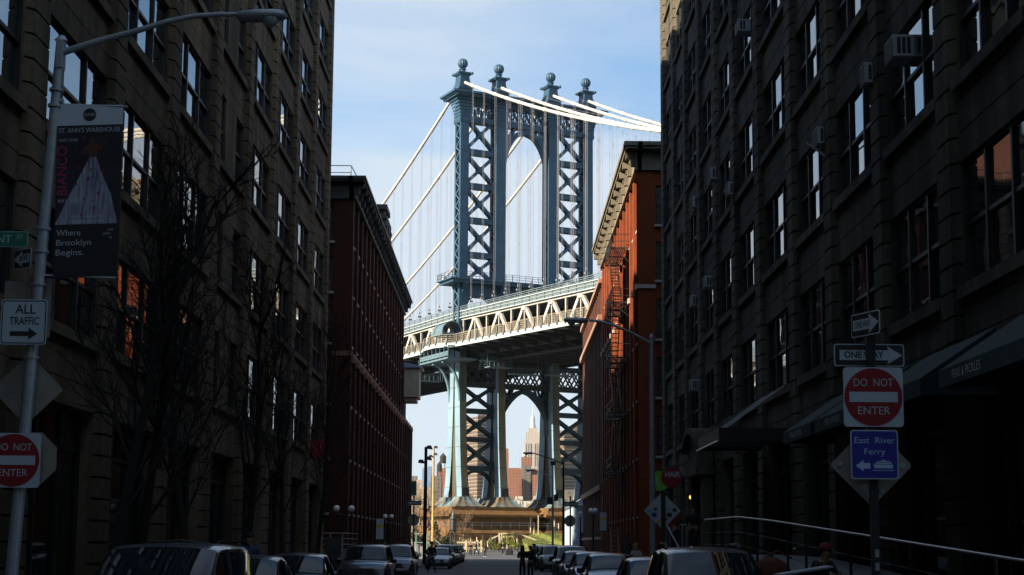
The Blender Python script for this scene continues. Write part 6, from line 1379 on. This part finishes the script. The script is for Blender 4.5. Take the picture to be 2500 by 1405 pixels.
# white house behind the right far signs
e = empty('white_house', (10.6, 186, 0), 'narrow white boarded house front in blue shade at the right street end', 'building'); fw = wall_map(7.9, -1); mb = MB()
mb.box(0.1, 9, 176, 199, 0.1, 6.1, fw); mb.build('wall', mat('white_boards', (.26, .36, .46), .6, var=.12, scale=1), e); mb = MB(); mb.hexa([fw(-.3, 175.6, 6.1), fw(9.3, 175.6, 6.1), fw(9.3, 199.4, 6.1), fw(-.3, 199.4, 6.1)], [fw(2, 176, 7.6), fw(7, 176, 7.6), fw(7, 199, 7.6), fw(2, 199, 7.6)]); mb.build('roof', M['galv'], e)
for i in range(7):
    mb = MB(); mb.box(0.0, .099, 177 + i * 3.1, 178.9 + i * 3.1, .8, 5.2, fw); mb.build('window', M['glass_dark'], e)
for i in range(8): mb = MB(); mb.box(-.08, .098, 176.2 + i * 3.1, 176.55 + i * 3.1, .1, 6.09, fw); mb.build('corner_board', M['white'], e)
fsn = south_map(176); mb = MB(); 
for x in (8.6, 9.9): mb.box(-.06, .1, x, x + .12, .1, 6.0, fsn)
mb.box(-.07, .1, 8.0, 16.8, 3.2, 3.4, fsn); mb.build('front_trim', M['white'], e); mb = MB(); mb.box(-.04, .1, 8.8, 9.8, .3, 3.1, fsn); mb.build('door', M['glass_dark'], e)

# ---------------------------------------------------------------- Manhattan skyline
def grid_mat(name, wall, win, w, h, fx=.55, fz=.5):
    m = bpy.data.materials.new(name); m.use_nodes = True; nt = m.node_tree; N = nt.nodes; L = nt.links; b = N['Principled BSDF']; b.inputs['Roughness'].default_value = .8
    tc = N.new('ShaderNodeTexCoord'); sp = N.new('ShaderNodeSeparateXYZ'); L.new(tc.outputs['Object'], sp.inputs[0]); ad = N.new('ShaderNodeMath'); L.new(sp.outputs[0], ad.inputs[0]); L.new(sp.outputs[1], ad.inputs[1])
    def cell(src, size, frac):
        d = N.new('ShaderNodeMath'); d.operation = 'DIVIDE'; d.inputs[1].default_value = size; L.new(src, d.inputs[0]); f = N.new('ShaderNodeMath'); f.operation = 'FRACT'; L.new(d.outputs[0], f.inputs[0]); c = N.new('ShaderNodeMath'); c.operation = 'LESS_THAN'; c.inputs[1].default_value = frac; L.new(f.outputs[0], c.inputs[0]); return c.outputs[0]
    mu = N.new('ShaderNodeMath'); mu.operation = 'MULTIPLY'; L.new(cell(ad.outputs[0], w, fx), mu.inputs[0]); L.new(cell(sp.outputs[2], h, fz), mu.inputs[1])
    mx = N.new('ShaderNodeMix'); mx.data_type = 'RGBA'; L.new(mu.outputs[0], mx.inputs[0]); mx.inputs[6].default_value = (*wall, 1); mx.inputs[7].default_value = (*win, 1); L.new(mx.outputs[2], b.inputs['Base Color']); return m
BM = {'brown': grid_mat('brown_tower_brick', (.085, .058, .04), (.03, .026, .027), 3.2, 2.9, .6, .55), 'orange': grid_mat('orange_block_brick', (.17, .065, .033), (.06, .04, .035), 3.6, 3.0, .4, .5), 'lime': grid_mat('limestone_tower', (.30, .255, .21), (.17, .15, .14), 7.0, 400.0, .35, 1.0), 'blue': grid_mat('blue_glass_tower', (.10, .16, .26), (.06, .11, .2), 9, 4, .5, .5), 'grey': grid_mat('grey_block_brick', (.09, .075, .065), (.03, .03, .035), 5.0, 3.4, .35, .45), 'pale': grid_mat('pale_block_wall', (.28, .21, .155), (.14, .12, .1), 5, 3.5, .4, .4), 'white': grid_mat('white_low_wall', (.33, .32, .30), (.15, .15, .15), 6, 3.5, .4, .4)}
slab_m = mat('pale_floor_slab', (.22, .175, .12), .8)
def block(label, x0, x1, y0, dep, h, key, bands=0, cat='building', tank=None, steps=(), rz=0.0):
    xc, yc = (x0 + x1) / 2, y0 + dep / 2; e = empty('skyline_building', (xc, yc, -1.5), label, cat); mb = MB(); mb.cbox((xc, yc, (h - 1.5) / 2), (x1 - x0, dep, h + 1.5), rz)
    for (fx0, fx1, hh) in steps: w_ = x1 - x0; mb.box(x0 + w_ * fx0, x0 + w_ * fx1, y0 + dep * .2, y0 + dep * .8, h, hh)
    mb.build('wall', BM[key], e)
    if bands:
        mb = MB(); z = bands
        while z < h: mb.cbox((xc, yc, z), (x1 - x0 + .5, dep + .5, .55), rz); z += bands
        mb.build('floor_slabs', slab_m, e)
    if tank:
        tx, r, th = tank; mb = MB(); z0 = h
        for a in (-1, 1):
            for b in (-1, 1): mb.bar((tx + a * r * .6, yc + b * r * .6, z0), (tx + a * r * .6, yc + b * r * .6, z0 + th * .4), .5, .5)
        mb.lathe([(r, z0 + th * .4), (r, z0 + th * .9), (.2, z0 + th * 1.15)], (tx, yc, 0), 12); mb.build('water_tank', M['bark'], e)
    return e
block('taller left one of two brown brick towers with pale floor bands behind the bridge', -28, -4.5, 1250, 30, 104, 'brown', 2.9, steps=((.3, .6, 107),), rz=R(24))
block('right one of two brown brick towers with pale floor bands behind the bridge', 44, 64, 1300, 28, 97, 'brown', 2.9, steps=((.75, .98, 103),), rz=R(24))
block('orange brick apartment block before the spired tower, seen through the bridge arch', 3.4, 37, 1700, 25, 84, 'orange', steps=((.48, .8, 97), (.08, .45, 85)), tank=(24, 3.2, 13))
block('lower orange brick wing at the left foot of the apartment block', 3.0, 17, 1660, 30, 74, 'orange'); block('projecting bay of the orange apartment block, its shade painted as dark grey', 20, 29.5, 1672, 26, 86, 'grey'); block('lower orange brick wing at the right of the apartment block', 31, 42, 1665, 30, 76, 'orange')  # the bay's shade is put into its grey wall colour
block('slim red and blue tower under construction left of the spired tower', 2.6, 10, 3000, 20, 178, 'orange', steps=((0, .9, 186),)); block('blue glass tower left of the bridge legs', -115, -99, 2200, 30, 108, 'blue', steps=((.5, 1, 111),)); block('narrow pale tower beside the blue glass tower', -124, -115.5, 2210, 20, 92, 'pale')
block('grey brick block with dark windows beside the left bridge leg', -60.5, -51.8, 1300, 20, 58, 'grey', tank=(-54, 2.2, 11)); block('orange brick block with a water tank beside the left bridge leg', -58, -46, 1350, 20, 67, 'orange', tank=(-53, 2.8, 12)); block('small pale tower at the left edge of the skyline', -150, -139, 2500, 20, 110, 'grey'); block('low pale orange block left of the bridge legs', -90, -68, 1500, 20, 56, 'pale'); block('lower long pale block at the left waterfront', -110, -70, 1450, 20, 45, 'pale')
random.seed(4)
for i, (x0, x1, h, k_) in enumerate(((2, 9, 36, 'white'), (9.3, 15, 38.5, 'white'), (15.4, 23, 35, 'white'), (23.4, 30, 39, 'pale'), (30.4, 37, 36, 'white'), (-34, -24, 40, 'orange'), (46, 56, 44, 'grey'))): block(('low white roofed house at the foot of the orange block, first from the left', 'second low white house at the foot of the orange block', 'third low white house at the foot of the orange block', 'low pale house at the foot of the orange block, fourth from the left', 'rightmost low white house at the foot of the orange block', 'low orange block left behind the bridge pier', 'low grey block right behind the bridge pier')[i], x0, x1, 1200, 15, h, k_)
es = empty('spired_tower', (92, 5090, -1.5), 'tall pale stepped skyscraper with a slender spire seen through the bridge arch', 'skyscraper'); mb = MB()
for (x0, x1, d, z0, z1) in ((58, 126, 50, 0, 95), (64, 121, 46, 95, 255), (66, 119, 42, 255, 335), (71, 115, 36, 335, 366), (80, 110, 28, 366, 381)): mb.box(x0, x1, 5090 - d / 2, 5090 + d / 2, z0, z1)
for x in (68, 76, 84, 98, 106, 113): mb.box(x, x + 4, 5066, 5069, 95, 330)
mb.build('wall', BM['lime'], es); mb = MB(); mb.lathe([(10, 381), (9, 392), (7.5, 395), (7, 414), (5, 420), (2.2, 424)], (95, 5090, 0), 12); mb.build('mast', mat('pale_metal_mast', (.3, .31, .33), .4), es); mb = MB(); mb.lathe([(1.9, 424), (1.2, 440), (.6, 456)], (95, 5090, 0), 8); mb.build('spire', M['galv'], es)
mb = MB(); mb.lathe([(1.0, 150), (.9, 215), (.5, 260)], (41, 4000, 0), 6); o = mb.build('radio_mast', M['galv']); tag(o, 'thin needle mast left of the spired skyscraper', 'mast')
random.seed(77); tm = MB()
for i in range(3800):
    x = random.uniform(-120, 95); y = random.uniform(1010, 1100); h = random.uniform(8, 34 if -60 < x < 60 else 32); r = random.uniform(.25, 1.1); z = random.uniform(-1, h); a = random.uniform(0, 6.28)
    tm.face([(x - r * math.cos(a), y - r * math.sin(a), z), (x + r * math.cos(a), y + r * math.sin(a), z + random.uniform(-.5, .5)), (x + random.uniform(-1.2, 1.2), y, z + random.uniform(2, 4.5))])
o = tm.build('far_shore_trees', mat('winter_wood', (.10, .07, .05), .95, var=.4, scale=.05)); o['kind'] = 'stuff'; tag(o, 'brown bare winter trees massed along the far shore', 'trees')

# ---------------------------------------------------------------- thin sea air between the street and the far towers
hz_m = bpy.data.materials.new('thin_haze'); hz_m.use_nodes = True; nt = hz_m.node_tree; nt.nodes.remove(nt.nodes['Principled BSDF'])
pv = nt.nodes.new('ShaderNodeVolumePrincipled'); pv.inputs['Color'].default_value = (0.86, 0.9, 0.96, 1); pv.inputs['Density'].default_value = 0.000028; pv.inputs['Anisotropy'].default_value = 0.3
nt.links.new(pv.outputs[0], nt.nodes['Material Output'].inputs['Volume'])
mb = MB(); mb.box(-420, 420, -140, 5400, -4.0, 470); hb_ = mb.build('haze', hz_m); tag(hb_, 'thin pale haze between the street and the far skyline', 'haze', kind='stuff')
